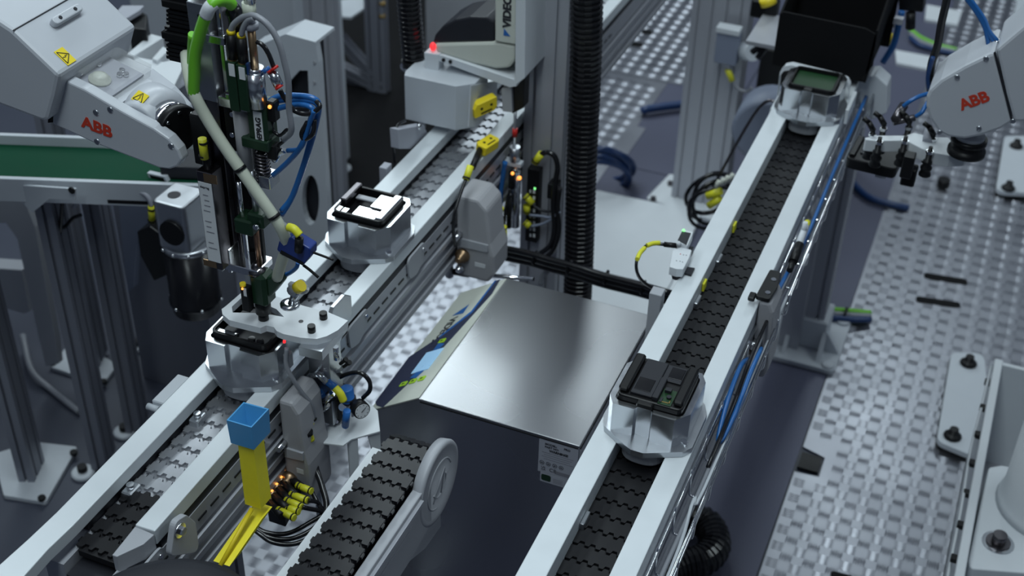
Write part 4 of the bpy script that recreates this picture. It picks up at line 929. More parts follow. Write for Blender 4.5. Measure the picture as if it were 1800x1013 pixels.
rr.part('logo', text_bm('ABB', .030, LY(*zr((706, 545))[0], YR - .0006), ax, (0, 0, 1), .0006, bold=.0012), 'orange_logo', wl, 'red three letter maker logo')
for a, b in ((682, 382), (825, 290), (790, 635), (958, 600), (595, 655)):
    c = LY(*zr((a, b))[0], YR - .001); rr.part('screw', lathe(c + V(0, .002, 0), c - V(0, .003, 0), [(0, .005), (.003, .005), (.0035, .003)], 10), 'alu', wl)
rr.part('top_tab', prism([LY(*p, YR + .02) for p in zr((805, 272), (870, 245), (868, 262), (812, 285))], (0, .06, 0)), 'white', wl)
fc = LY(*zr((742, 690))[0], YR + .055)
fl2 = rr.part('tool_flange', lathe(fc + V(0, 0, .004), fc + V(0, 0, -1), [(0, .034), (.010, .034), (.012, .030), (.022, .032), (.024, .036), (.034, .036), (.036, .030)], 28), 'black')
rr.part('flange_collar', cyl(fc + V(0, 0, .012), fc, .028, n=24), 'robot')
rr.part('upper_arm', cyl(LY(*zr((1250, 200))[0], YR + .06), V(.42, 2.45, 1.15), .075, .09, 20), 'robot')
rr.part('shoulder', cyl((.42, 2.34, 1.1), (.42, 2.58, 1.1), .11, n=24), 'robot')
rr.part('pedestal', lathe((.42, 2.45, .32), (.42, 2.45, 2), [(0, .10), (.05, .10), (.08, .08), (.72, .075), (.80, .11)], 28), 'robot')
ZG = fc.z - .044
z8 = lambda *pts: [(1460 + a / 5.96, 170 + b / 5.96) for a, b in pts]
gr = Thing('suction_gripper', 'white triangular gripper frame with black suction cups under the right robot', 'gripper', LZ(1600, 250, ZG - .07))
go = [LZ(*p, ZG) for p in z8((360, 430), (470, 405), (790, 405), (870, 375), (960, 395), (1000, 420), (1230, 425), (1340, 520), (1480, 560), (1420, 610), (1250, 620), (1085, 590), (960, 545), (790, 455), (640, 460), (480, 462), (370, 450))]
fr = gr.part('frame', prism(go, (0, 0, -.026), bev=.0015), 'white')
for i, (a, b) in enumerate(((505, 500), (775, 490), (1035, 600), (435, 420), (550, 360), (815, 345), (1065, 470))):
    c = LZ(*z8((a, b))[0], ZG); cup = gr.part('suction_cup', lathe(c + V(0, 0, .016), c + V(0, 0, -1), [(0, .004), (.008, .004), (.009, .006), (.030, .006), (.031, .009), (.036, .009), (.040, .0075), (.045, .0115), (.049, .0115), (.052, .009), (.060, .012), (.064, .012)], 14), 'black')
    gr.part('stem_nut', cyl(c + V(0, 0, .001), c + V(0, 0, .007), .0075, n=6, smooth=False), 'chrome', cup)
    if i > 2: gr.part('elbow_fitting', J(cyl(c + V(0, 0, .014), c + V(-.012, .0, .030), .006, n=8), cyl(c + V(-.012, 0, .030), c + V(-.024, .004, .034), .005, n=8)), 'black', cup)
gr.part('finger', J(cbox(LZ(1600, 300, ZG - .06) + V(0, 0, -.01), (.028, .03, .04), .003), cbox(LZ(1596, 290, ZG - .03), (.022, .026, .05), .002)), 'black')
gr.part('hose_tee', J(cyl(LZ(1574, 210, ZG + .02), LZ(1588, 186, ZG + .03), .010, n=8), cyl(LZ(1570, 215, ZG + .01), LZ(1608, 207, ZG + .02), .007, n=8)), 'dark_steel')
gr.part('swivel', J(cyl(LZ(1630, 250, ZG + .0), LZ(1634, 228, ZG + .01), .010, n=10)), 'label_grey')
h = Thing('plastic_housing', 'black plastic housing held under the suction gripper', 'housing', (0, 0, 0))
h.part('shell', prism([(p.x, p.y, 0) for p in rounded([(-.052, -.05, 0), (.052, -.05, 0), (.052, .05, 0), (-.052, .05, 0)], .013)], (0, 0, .024), bev=.003), 'black')
h.part('side_ridge', box(-.049, -.036, -.04, .045, .024, .032, .002), 'black'); h.part('foot', box(.012, .034, -.048, -.03, -.006, 0.0, .001), 'label_grey')
h.part('contact', J(box(-.03, .0, -.02, .02, .024, .028, .001)), 'charcoal')
hc = LZ(1541, 268, ZG - .075); h.o.location = V(hc.x, hc.y, ZG - .100); h.o.rotation_euler = (0, 0, -.05)
def HZ(name, pts, r, m, label, cat='hose', y=YR): return solo(name, tube([LY(a, b, y + (c[0] if c else 0)) for a, b, *c in pts], r, 8), m, label, cat)
HZ('air_hose', [(1588, 187, .03), (1600, 178, .03), (1615, 170, .04), (1634, 164, .06)], .0042, 'blue_hose', 'upper blue hose entering the right robot wrist')
HZ('air_hose', [(1610, 205, .03), (1620, 198, .03), (1626, 188, .04), (1632, 178, .06)], .0042, 'blue_hose', 'lower blue hose entering the right robot wrist')
HZ('cable_loom', [(1636, 160, .10), (1634, 140, .10), (1638, 110, .10), (1648, 80, .10), (1655, 40, .10), (1664, 0, .10), (1668, -30, .10)], .0075, 'hose_black', 'black cable loom rising beside the right robot wrist', 'cable')
HZ('air_hose', [(1633, 158, .085), (1631, 135, .085), (1640, 100, .085)], .0042, 'blue_navy', 'dark blue hose tied to the black loom')
for i, (a, b, lab) in enumerate(((1738, 82, 'left blue hose of the loop above the right robot'), (1748, 76, 'middle blue hose of the loop above the right robot'), (1753, 72, 'right blue hose of the loop above the right robot'))):
    HZ('air_hose', [(a, b, .06), (1733 + 3 * i, 55, .06), (1724 + 3 * i, 34, .06), (1708 + 3 * i, 10, .06), (1690 + 3 * i, -12, .06)], .0042, 'blue_hose', lab)
    HZ('hose_ferrule', [(a - 1, b + 6, .06), (a, b - 2, .06)], .0062, 'alu_shiny', ('left', 'middle', 'right')[i] + ' silver hose ferrule on the right robot', 'ferrule')
solo('air_hose', tube([LZ(1478, 285, .02), LZ(1490, 302, .02), LZ(1503, 326, .02), LZ(1530, 348, .02), LZ(1570, 360, .02), LZ(1597, 366, .016)], .012, 8), 'blue_navy', 'blue hose curving over the floor edge below the gripper', 'hose')
# ------------------------------------------------------------------ centre post, conduit, i/o strip
PXC, PYC = -.906, 2.50
cpst = Thing('profile_post', 'tall aluminium profile post behind the steel cabinet', 'post', (PXC, PYC, .0045))
cpst.part('extrusion', profile_post((PXC, PYC, .02), (PXC, PYC, 1.75), 2, 2, .047), 'profile')
cpst.part('foot', box(PXC - .07, PXC + .07, PYC - .07, PYC + .07, .0045, .02, .002), 'white_dull')
solo('corrugated_conduit', corrugated([LY(1032, -90, 2.45), LY(1030, 100, 2.45), LY(1022, 300, 2.45), LY(1017, 480, 2.45), V(LY(1017, 480, 2.45).x, 2.46, .30), V(LY(1017, 480, 2.45).x, 2.47, .0225)], .035, .0125, .16), 'hose_black', 'thick black corrugated conduit standing beside the centre post', 'conduit')
bp0 = Thing('base_plate', 'broad white base plate on the floor behind the steel cabinet', 'plate', (-.98, 3.2, .0045))
bp0.part('plate', prism(rounded([(-1.172, 2.35, .0045), (-.79, 2.35, .0045), (-.775, 3.30, .0045), (-.80, 3.74, .0045), (-.90, 3.735, .0045), (-1.172, 3.725, .0045)], .01), (0, 0, .018), bev=.002), 'white')
bp0.part('plate_joint', box(-.775, -.60, 2.9, 3.45, .0045, .016, .002), 'white')
yi = PYC - .047
def ibox(x0, x1, yt, yb, dy=.02, bev=.001):
    m = (yt + yb) / 2; a, b = LY(x0, m, yi).x, LY(x1, m, yi).x; return box(a, b, yi - dy, yi, LY((x0 + x1) / 2, yb, yi).z, LY((x0 + x1) / 2, yt, yi).z, bev)
ios = Thing('input_output_strip', 'slim black input output strip with white ports on the centre post', 'junction block', LY(943, 425, yi))
b0 = ios.part('body', ibox(931, 952, 290, 418, .022), 'black')
for k in range(8):
    y = 326 + k * 11
    ios.part('port', J(ibox(937, 940, y, y + 5, .0228, 0), ibox(943, 947, y, y + 6, .0228, 0)), 'paper' if k not in (4, 5) else 'label_grey', b0)
ios.part('status_lamp', ibox(945, 948, 322, 325, .023, 0), 'led_green', b0)
for i, (a, b, lab) in enumerate((((940, 286), (952, 270), 'yellow marker on the cable entering the top of the black strip'), ((923, 344), (936, 358), 'pale yellow marker half way down the black strip'), ((926, 374), (926, 361), 'middle yellow marker left of the black strip'), ((922, 390), (931, 398), 'lowest yellow marker left of the black strip'))):
    t = Thing('cable_marker', lab, 'cable marker', LY(*a, yi - .03)); t.part('sleeve', cyl(LY(*a, yi - .03), LY(*b, yi - .03), .0088, n=10), 'tag_yellow')
    d_ = (LY(*b, yi - .03) - LY(*a, yi - .03)); t.part('tie', cyl(LY(*a, yi - .03) + d_ * .15, LY(*a, yi - .03) + d_ * .25, .0096, n=10), 'black')
def HC(name, pts, r, m, label, cat='cable', y=yi - .03): return solo(name, tube([LY(a, b, y + (c[0] if c else 0)) for a, b, *c in pts], r, 8), m, label, cat)
HC('power_cable', [(950, 272), (962, 268), (975, 275), (980, 295), (976, 320), (972, 360), (974, 400), (968, 430), (950, 446)], .0062, 'hose_black', 'black cable hooking over and running down the centre post')
HC('power_cable', [(984, 330), (980, 365), (982, 405), (972, 440), (955, 455)], .0060, 'hose_black', 'second black cable down the front of the centre post')
for i, (x, y, lab) in enumerate(((938, 362, 'upper grey cable leaving the side of the black strip'), (930, 378, 'middle grey cable leaving the side of the black strip'), (934, 398, 'lower grey cable leaving the side of the black strip'))):
    HC('sensor_cable', [(x, y), (952, (370, 380, 394)[i]), (968, (372, 382, 386)[i]), (984, (368, 372, 372)[i])], .0034, 'charcoal' if i == 0 else 'grey_blue', lab)
ring = Thing('cable_clamp', 'black cable clamp block on the centre post', 'clamp', LY(977, 328, yi)); ring.part('block', ibox(970, 986, 314, 340, .03), 'black')
# bundle crossing behind the cabinet
for i, (lab, o, r, m) in enumerate((('top black cable of the bundle behind the cabinet', -6, .0075, 'hose_black'), ('middle black cable of the bundle behind the cabinet', 2, .008, 'hose_black'), ('bottom black cable of the bundle behind the cabinet', 10, .008, 'hose_black'), ('grey hose arching below the cable bundle', 0, .006, 'grey_hose'))):
    pts = [(786, 436 + o * .4), (830, 440 + o * .7), (880, 442 + o), (930, 452 + o), (965, 462 + o), (1010, 474 + o), (1060, 490 + o), (1120, 505 + o), (1180, 522 + o)]
    if i == 3: pts = [(950, 500), (955, 484), (972, 472), (1000, 468), (1040, 478), (1090, 497), (1175, 520)]
    HC('cable_loom', pts, r, m, lab, y=2.30 + .012 * i)
for i, x in enumerate((940, 1000, 1065, 1130)):
    y = 450 + (x - 930) * .275; solo('cable_tie', cyl(LY(x - 1, y, 2.31), LY(x + 2, y + 1, 2.31), .017, n=12), 'black', ('leftmost', 'second', 'third', 'rightmost')[i] + ' black tie round the cable bundle behind the cabinet', 'cable tie')
rod = Thing('link_rod', 'chrome link rod with black joint behind the cabinet', 'rod', LY(860, 484, 2.12))
rod.part('rod', cyl(LY(820, 481, 2.12), LY(938, 491, 2.12), .0048, n=10), 'chrome'); rod.part('sleeve', cyl(LY(798, 478, 2.12), LY(824, 482, 2.12), .0075, n=10), 'black'); rod.part('eye', J(cyl(LY(770, 474, 2.12), LY(798, 479, 2.12), .006, n=8), cyl(LY(790, 470, 2.12), LY(790, 486, 2.12), .009, n=10)), 'alu')
# small actuator left of the post
av = Thing('stop_cylinder', 'slim silver pneumatic cylinder with clevis left of the centre post', 'cylinder', LY(908, 400, 2.36))
def acyl(x, yt, yb, r, y=2.36, n=10): X_ = LY(x, (yt + yb) / 2, y).x; return cyl((X_, y, LY(x, yb, y).z), (X_, y, LY(x, yt, y).z), r, n=n)
av.part('barrel', acyl(906, 300, 398, .011), 'alu_shiny'); av.part('clevis', J(acyl(905, 258, 282, .012), acyl(905, 282, 302, .008)), 'alu'); av.part('rod', acyl(905, 190, 262, .0035), 'alu'); av.part('rod_tip', acyl(905, 226, 240, .006), 'red')
av.part('arm', prism([LY(*p, 2.35) for p in ((868, 278), (915, 290), (915, 296), (868, 285))], (0, .02, 0)), 'white_dull'); av.part('sensor', J(acyl(900, 302, 330, .008, 2.34), acyl(895, 345, 400, .006, 2.34)), 'black')
c = LY(901, 305, 2.331); av.part('status_lamp', sphere(c, .004, n=8), 'led_amber'); c = LY(913, 313, 2.345); av.part('status_lamp', sphere(c, .005, n=8), 'led_amber')
HC('air_hose', [(888, 285), (884, 310), (880, 340), (878, 375), (870, 410), (858, 435), (835, 452)], .0058, 'blue_hose', 'blue hose hanging left of the silver cylinder', 'hose', 2.33)
for lab, a, b in (('yellow marker on the blue hose by the silver cylinder', (880, 365), (876, 390)), ('yellow marker hanging below the silver cylinder', (885, 398), (886, 422))):
    t = Thing('cable_marker', lab, 'cable marker', LY(*b, 2.315)); t.part('sleeve', cyl(LY(*a, 2.315), LY(*b, 2.315), .0078, n=10), 'tag_yellow')
    for k in (.08, .86): d_ = LY(*b, 2.315) - LY(*a, 2.315); t.part('tie', cyl(LY(*a, 2.315) + d_ * k, LY(*a, 2.315) + d_ * (k + .07), .0088, n=10), 'black')
HC('sensor_cable', [(896, 335), (890, 360), (886, 398), (887, 425), (892, 440)], .0035, 'hose_black', 'thin black cable below the silver cylinder', y=2.33)

# ------------------------------------------------------------------ coding head over the left conveyor
YG = 2.285
gb_ = Thing('guard_box', 'pale grey sheet guard box standing over the left conveyor', 'guard', LY(770, 220, YG))
g_l, g_r = LY(712, 205, YG), LY(818, 238, YG)
zt = LY(760, 143, YG).z
gb_.part('front_panel', prism([V(-1.172, YG + .02, 1.0), V(-1.165, YG, 1.0), V(-1.045, YG, 1.0), V(-1.013, YG + .03, 1.0), V(-1.013, YG + .10, 1.0), V(-1.172, YG + .10, 1.0)], (0, 0, zt - 1.0), bev=.0012), 'white_dull')
gb_.part('side_flap', prism([LX(*p, -1.012) for p in ((826, 150), (872, 142), (872, 175), (838, 222), (822, 222))], (.003, 0, 0)), 'white_dull')
gb_.part('leg', box(-1.172, -1.165, YG + .08, YG + .10, .93, 1.0), 'white_dull')
def y_sensor(label, c, ux, uy, s=1.0, plug=None):
    t = Thing('yellow_sensor', label, 'sensor', c, 'yellow through-beam sensors'); ux = V(ux).normalized() * s; uy = V(uy).normalized() * s; n = ux.cross(uy).normalized(); c = V(c)
    q = rounded([c - ux * .026 - uy * .015, c + ux * .020 - uy * .015, c + ux * .027 - uy * .008, c + ux * .027 + uy * .015, c - ux * .020 + uy * .015, c - ux * .027 + uy * .006], .003)
    b = t.part('case', prism(q, n * .020, bev=.0015), 'yellow')
    for k in (-.010, .013): p = c + ux * k + uy * .002 + n * .020; t.part('screw_hole', cyl(p, p + n * .0006, .0032, n=10), 'black', b)
    t.part('slot', prism([c - ux * .012 - uy * .010 + n * .0203, c + ux * .014 - uy * .010 + n * .0203, c + ux * .014 - uy * .007 + n * .0203, c - ux * .012 - uy * .007 + n * .0203], n * .0005), 'black', b)
    if plug: t.part('plug', cyl(c + n * .01 - ux * .026, plug, .007, n=10), 'black'); t.part('lens', cyl(c + ux * .027 + n * .006, c + ux * .0285 + n * .006, .004, n=8), 'led_red')
    return t
y_sensor('yellow sensor fixed to the side of the pale guard box', LX(846, 182, -1.003), (.6, .8, .2), (0, -.1, 1), 1.05)
s2 = LZ(856, 262, .985)
y_sensor('yellow sensor lying on the edge of the left conveyor rail', s2, (.25, 1, 0), (-1, .25, .12), 1.0, LZ(830, 295, .985))
t = Thing('cable_marker', 'yellow marker on the cable of the rail edge sensor', 'cable marker', LX(824, 305, -.925)); t.part('sleeve', cyl(LX(827, 292, -.925), LX(819, 316, -.925), .0075, n=10), 'tag_yellow'); t.part('tie', cyl(LX(820, 312, -.925), LX(819, 315, -.925), .0082, n=10), 'black')
solo('sensor_cable', tube([LX(819, 315, -.925), LX(808, 345, -.925), LX(798, 380, -.925), LX(797, 410, -.925), LX(800, 432, -.925)], .0036), 'hose_black', 'black cable falling from the rail edge sensor', 'cable')
t = Thing('cable_marker', 'yellow marker above the chrome link rod', 'cable marker', LY(795, 452, 2.12)); t.part('sleeve', cyl(LY(782, 441, 2.12), LY(802, 456, 2.12), .0085, n=10), 'tag_yellow'); t.part('tie', cyl(LY(784, 442, 2.12), LY(787, 444, 2.12), .0092, n=10), 'black')
YH = 2.345
hd = Thing('coding_head', 'cream laser coding head with dark cover above the guard box', 'printer head', LY(840, 130, YH))
def hp_(pts, dy, dep, m, name, bev=.004, parent=None): return hd.part(name, prism([LY(*p, YH + dy) for p in pts], (0, dep, 0), bev=bev), m, parent)
hp_(((763, 77), (870, 74), (906, 80), (904, 108), (895, 120), (872, 122), (830, 112), (766, 92)), 0, .11, 'ivory', 'lower_case', .006)
hp_(((760, 76), (764, 62), (778, 46), (800, 34), (826, 29), (856, 30), (869, 38), (869, 74)), .004, .10, 'charcoal', 'dark_cover', .005)
colm = hp_(((870, -60), (907, -60), (906, 79), (870, 73)), -.003, .11, 'ivory', 'column', .003)
hd.part('lettering', text_bm('VIDEOJET', .024, LY(897, 50, YH - .0036), (0, 0, 1), (-1, 0, 0), .0006, bold=.0012), 'ink', colm)
hd.part('logo', prism([LY(*p, YH - .0036) for p in ((885, 62), (886, 50), (897, 64))], (0, -.0006, 0)), 'blue', colm)
hd.part('warning_lamp', sphere(LY(761, 82, YH), .007, (1, 1, 1.4)), 'led_red')
wbk = Thing('mounting_bracket', 'white angled mounting bracket carrying the coding head', 'bracket', LY(850, 140, YH))
wbk.part('tray', prism([LY(*p, YH - .008) for p in ((768, 97), (778, 98), (904, 140), (908, 152), (896, 154), (768, 106))], (0, .12, 0), bev=.001), 'white')
wbk.part('upright', prism([LY(*p, YH - .008) for p in ((906, -60), (924, -60), (922, 138), (905, 152))], (0, .12, 0), bev=.002), 'white')
wbk.part('end_block', prism([LY(*p, YH - .010) for p in ((745, 92), (772, 96), (770, 130), (748, 134))], (0, .03, 0), bev=.002), 'white')
wbk.part('lower_block', prism([LY(*p, YH) for p in ((881, 156), (898, 152), (900, 198), (883, 196))], (0, .05, 0), bev=.001), 'grey')
wbk.part('dark_block', prism([LY(*p, YH + .01) for p in ((898, 152), (922, 138), (920, 190), (900, 200))], (0, .03, 0), bev=.001), 'black')
for x, y in ((780, 105), (792, 108)): c = LY(x, y, YH - .0085); wbk.part('screw', cyl(c, c - V(0, .003, 0), .004, n=8), 'black')
hc_ = Thing('corrugated_conduit', 'black corrugated conduit hanging down onto the guard box', 'conduit', LY(728, 130, 2.37))
hc_.part('hose', corrugated([LY(714, -70, 2.37), LY(720, 20, 2.37), LY(728, 106, 2.37)], .0265, .0105, .16), 'hose_black')
hc_.part('end_collar', cyl(LY(728, 104, 2.37), LY(731, 130, 2.37), .029, .022, 16), 'black')
hc_.part('clamp', J(cyl(LY(727, 112, 2.37), LY(728, 118, 2.37), .0305, n=16)), 'chrome')
gd_ = Thing('guide_bracket', 'clear plastic corner bracket on the outer side of the left conveyor rail', 'bracket', LX(730, 260, -1.13))
gd_.part('plate', prism([LX(*p, -1.115) for p in ((700, 228), (745, 220), (752, 235), (722, 262), (702, 262))], (-.02, 0, 0), bev=.001), 'label_grey'); gd_.part('bolt', cyl(LX(735, 222, -1.113), LX(735, 222, -1.113) + V(.006, 0, 0), .007, n=8), 'chrome'); gd_.part('post', box(-1.135, -1.118, 2.10, 2.125, .80, .985, .001), 'label_grey')
solo('sensor_cable', tube([LX(712, 212, -1.13), LX(698, 222, -1.13), LX(692, 250, -1.13), LX(694, 290, -1.13)], .003), 'hose_black', 'thin black cable outside the clear corner bracket', 'cable')

# ------------------------------------------------------------------ far right: posts, chute, clip
fpst = Thing('profile_post', 'broad double aluminium profile post left of the far end of the right conveyor', 'post', (-.835, 3.84, .0045))
fpst.part('extrusion', profile_post((-.835, 3.84, .022), (-.835, 3.84, 1.9), 4, 2, .045), 'profile')
fpst.part('foot_plate', prism(rounded([(-1.0, 3.75, .0045), (-.70, 3.70, .0045), (-.70, 3.97, .0045), (-.975, 3.94, .0045)], .01), (0, 0, .016), bev=.002), 'white')
for p in ((1178, 325), (1148, 352)): fpst.part('foot_bolt', cyl(LZ(*p, .0205), LZ(*p, .0205) + V(0, 0, .012), .010, n=8), 'dark_steel')
yp = 3.75
swb = Thing('switch_box', 'grey blue switch box with yellow plug on the double post', 'switch box', LY(1285, 110, yp - .03))
def pbox(x0, x1, yt, yb, dy): m = (yt + yb) / 2; return box(LY(x0, m, yp).x, LY(x1, m, yp).x, yp - dy, yp, LY((x0 + x1) / 2, yb, yp).z, LY((x0 + x1) / 2, yt, yp).z, .002)
swb.part('case', pbox(1262, 1302, 50, 106, .035), 'grey_blue'); swb.part('lid', pbox(1264, 1306, 42, 52, .042), 'white'); swb.part('plug', J(cyl(LY(1280, 108, yp - .02), LY(1282, 120, yp - .02), .010, n=8)), 'label_grey')
t = Thing('cable_marker', 'yellow marker below the grey blue switch box', 'cable marker', LY(1284, 140, yp - .02)); t.part('sleeve', cyl(LY(1279, 122, yp - .02), LY(1287, 142, yp - .02), .010, n=8), 'tag_yellow')
solo('sensor_cable', tube([LY(1287, 142, yp - .02), LY(1296, 155, yp - .02), LY(1312, 161, yp - .02), LY(1322, 154, yp - .02)], .005), 'grey_hose', 'grey cable curling from the switch box', 'cable')
solo('round_knob', cyl(LY(1306, 90, yp - .0), LY(1324, 92, yp - .04), .028, n=14), 'white_dull', 'white round knob on the side of the double post', 'knob')
ZCH = 1.035
ct = Thing('black_chute', 'large open black chute box above the far end of the right conveyor', 'chute', (-.385, 3.0, 1.0))
bl, br_ = LZ(1361, 112, ZCH), LZ(1510, 146, ZCH)
yc = 2.90
x0, x1 = LY(1361, 112, yc).x, LY(1520, 140, yc).x
zb = LY(1440, 130, yc).z; ztp = LY(1440, 36, yc).z; zhi = ztp + .065
ct.part('front_wall', prism(rounded([(x0, yc, zb), (x1 - .012, yc, zb), (x1 + .012, yc, zb + .045), (x1 + .006, yc, ztp - .01), (x1 - .02, yc, ztp), (x0, yc, ztp + .005)], .006), (0, .006, 0)), 'black_matt')
ct.part('side_wall', prism([(x1 - .002, yc, zb), (x1 - .002, yc + .22, zb + .05), (x1 + .02, yc + .22, zhi), (x1 + .008, yc + .10, zhi), (x1 + .004, yc, ztp)], (.005, 0, 0)), 'black_matt')
ct.part('side_wall', prism([(x0 - .005, yc, zb), (x0 - .005, yc + .22, zb + .05), (x0 - .005, yc + .22, zhi), (x0 - .005, yc, ztp)], (.005, 0, 0)), 'black_matt')
ct.part('back_wall', box(x0 - .005, x1 + .02, yc + .22, yc + .226, zb, zhi), 'black_matt')
ct.part('base', box(x0, x1, yc + .002, yc + .22, zb, zb + .004), 'black_matt')
ct.part('stand', box(-.40, -.34, yc + .228, yc + .27, .0045, zhi - .02), 'profile')
cf = Thing('hoop_guard', 'white bent hoop guard around the far puck', 'guard', LY(1430, 130, 2.84))
hoop = [LY(*p, 2.84) for p in ((1366, 182), (1372, 128), (1380, 118), (1392, 116), (1478, 137), (1490, 143), (1494, 152), (1490, 172))]
hoop = rounded(hoop, [0, .004, .008, .006, .006, .008, .004, 0], 3)
cf.part('hoop', loft([[p + V(0, dy, 0) + V(0, 0, dz) for dy, dz in ((-.010, -.006), (.010, -.006), (.010, .006), (-.010, .006))] for p in hoop], smooth=False), 'white')
cf.part('arm', box(-.294, -.286, 2.76, 2.86, .955, LY(1490, 172, 2.84).z + .01, .001), 'white')
cf.part('arm', box(-.462, -.453, 2.76, 2.86, .955, LY(1366, 182, 2.84).z + .01, .001), 'white')
solo('motor_drum', lathe(LY(1345, 235, 3.30), LY(1345, 235, 3.30) + V(0, .12, 0), [(0, .085), (.004, .098), (.11, .10), (.12, .09)], 32), 'grey_blue', 'round grey blue motor drum behind the right conveyor', 'motor')
solo('drum_stand', box(LY(1345, 235, 3.30).x - .03, LY(1345, 235, 3.30).x + .03, 3.33, 3.39, .0045, LY(1345, 235, 3.30).z - .095), 'profile', 'profile stand under the round motor drum', 'stand')
solo('dark_cabinet', box(-.72, -.40, 3.95, 4.3, .0045, .55, .004), 'black', 'low black cabinet behind the motor drum', 'cabinet')
mc = Thing('machine_block', 'white grey bearing block right of the black chute', 'bearing', (-.235, 3.05, .90))
mc.part('block', prism([LY(*p, 2.95) for p in ((1500, 160), (1515, 135), (1540, 132), (1560, 150), (1558, 200), (1530, 212), (1515, 190))], (0, .06, 0), bev=.004), 'white_dull'); mc.part('arm', box(-.292, -.225, 2.96, 3.0, .90, .93), 'profile')
vs = Thing('valve_set', 'dark valve block with yellow plug beside the black chute', 'valve', LY(1590, 40, 3.2))
vs.part('block', J(prism([LY(*p, 3.2) for p in ((1578, -20), (1625, -20), (1622, 22), (1580, 18))], (0, .05, 0), bev=.002)), 'black'); vs.part('plug', cyl(LY(1562, 62, 3.2), LY(1568, 76, 3.2), .012, n=10), 'yellow'); vs.part('stem', J(cyl(LY(1601, 22, 3.2), LY(1600, 50, 3.2), .012, n=8)), 'black'); vs.part('nut', cyl(LY(1574, 32, 3.2), LY(1578, 46, 3.2), .012, n=8), 'label_grey'); vs.part('arm', box(x1 + .02, LY(1598, 10, 3.2).x, 3.10, 3.12, LY(1598, 18, 3.2).z, LY(1598, 8, 3.2).z), 'profile')
solo('air_hose', tube([LY(1585, 20, 3.15), LY(1578, 50, 3.15), LY(1570, 80, 3.15), LY(1552, 110, 3.15)], .008), 'blue_hose', 'blue hose running down beside the black chute', 'hose')
vs = Thing('valve_set', 'small black and yellow valve left of the black chute', 'valve', LY(1350, 20, 3.3))
vs.part('block', cbox(LY(1345, 14, 3.3), (.07, .04, .05), .004), 'black'); vs.part('cap', cyl(LY(1348, -4, 3.28), LY(1352, 8, 3.28), .022, n=12), 'yellow'); vs.part('arm', box(LY(1345, 14, 3.3).x, x0 - .005, 3.10, 3.29, LY(1345, 14, 3.3).z - .02, LY(1345, 14, 3.3).z - .01), 'profile')
for i, (lab, o) in enumerate((('left black cable beside the double post', 0), ('right black cable beside the double post', 10))):
    solo('sensor_cable', tube([LY(1346 + o, 25, 3.3), LY(1348 + o, 50, 3.3), LY(1338 + o, 78, 3.3), LY(1322 + o, 92 + o, 3.3)], .009), 'hose_black', lab, 'cable')
t = Thing('cable_marker', 'yellow marker on the cables left of the black chute', 'cable marker', LY(1350, 50, 3.28)); t.part('sleeve', cyl(LY(1348, 32, 3.28), LY(1350, 58, 3.28), .011, n=8), 'tag_yellow')
for i, q in enumerate((((1573, 92), (1648, 106), (1640, 128), (1575, 115)), ((1628, 12), (1690, 24), (1682, 48), (1625, 38)), ((1335, 48), (1362, 52), (1362, 66), (1330, 62)))):
    solo('floor_plate', prism([LZ(*p, .0045 if i == 2 else .0045) for p in q], (0, 0, .012)), 'white', ('nearer white plate on the floor right of the chute', 'farther white plate on the floor right of the chute', 'small white plate on the floor left of the chute')[i], 'plate')
for i, (m, lab, o) in enumerate((('green_hose', 'green cable crossing onto the far tread plate', 0), ('blue_navy', 'blue cable crossing onto the far tread plate', 14), ('grey_hose', 'grey cable crossing onto the far tread plate', 7))):
    solo('floor_cable', tube([LZ(1600, 52 + o, .02), LZ(1618, 66 + o, .02), LZ(1650, 80 + o * .6, .02), LZ(1682, 88 + o * .5, .02)], .010), m, lab, 'cable')

# coils
def coil(name, c, rx, rz, n, r, m, label, yaw=0.0, tilt=0.0):
    pts = [(math.cos(k * .5) * (rx + .012 * math.sin(k * .37)), .02 * math.sin(k * .21) , math.sin(k * .5) * (rz + .012 * math.cos(k * .29))) for k in range(n)]
    mm = Matrix.Translation(c) @ Matrix.Rotation(yaw, 4, 'Z') @ Matrix.Rotation(tilt, 4, 'X')
    return solo(name, xf(tube(pts, r, 7, 2), mm), m, label, 'hose')
cz = LZ(1075, 300, .06)
coil('hose_coil', LY(1064, 300, 3.80), .085, .10, 70, .010, 'blue_navy', 'coil of dark blue hose behind the thick conduit', .2, .5)
ck_ = coil('hose_coil', LY(1252, 352, 3.0), .06, .075, 60, .0055, 'hose_black', 'coil of black cable hanging beside the right conveyor', .6, .2)
child(ck_, 'hook', tube([LY(1252, 330, 3.0), V(-.53, 3.0, .83), V(-.47, 3.0, .85)], .004), 'dark_steel')
for i, (a, b) in enumerate((((1243, 345), (1268, 336)), ((1246, 362), (1266, 348)))):
    t = Thing('cable_marker', ('upper', 'lower')[i] + ' yellow marker on the black cable coil', 'cable marker', LY(*a, 2.93)); t.part('sleeve', cyl(LY(*a, 2.93), LY(*b, 2.93), .010, n=10), 'tag_yellow')
for i in range(4): solo('cable_tag', cyl(LY(1258 + 8 * i, 330 - 4 * i, 2.92), LY(1264 + 8 * i, 318 - 4 * i, 2.92), .0055, n=8), 'ivory', ('lowest', 'second', 'third', 'uppermost')[i] + ' ivory tag on the black cable coil', 'tag')
solo('air_hose', tube([LZ(1128, 196, .02), LZ(1138, 192, .03), LZ(1165, 188, .03), LZ(1205, 183, .03)], .016), 'blue_navy', 'short blue hose end crossing the floor duct', 'hose')

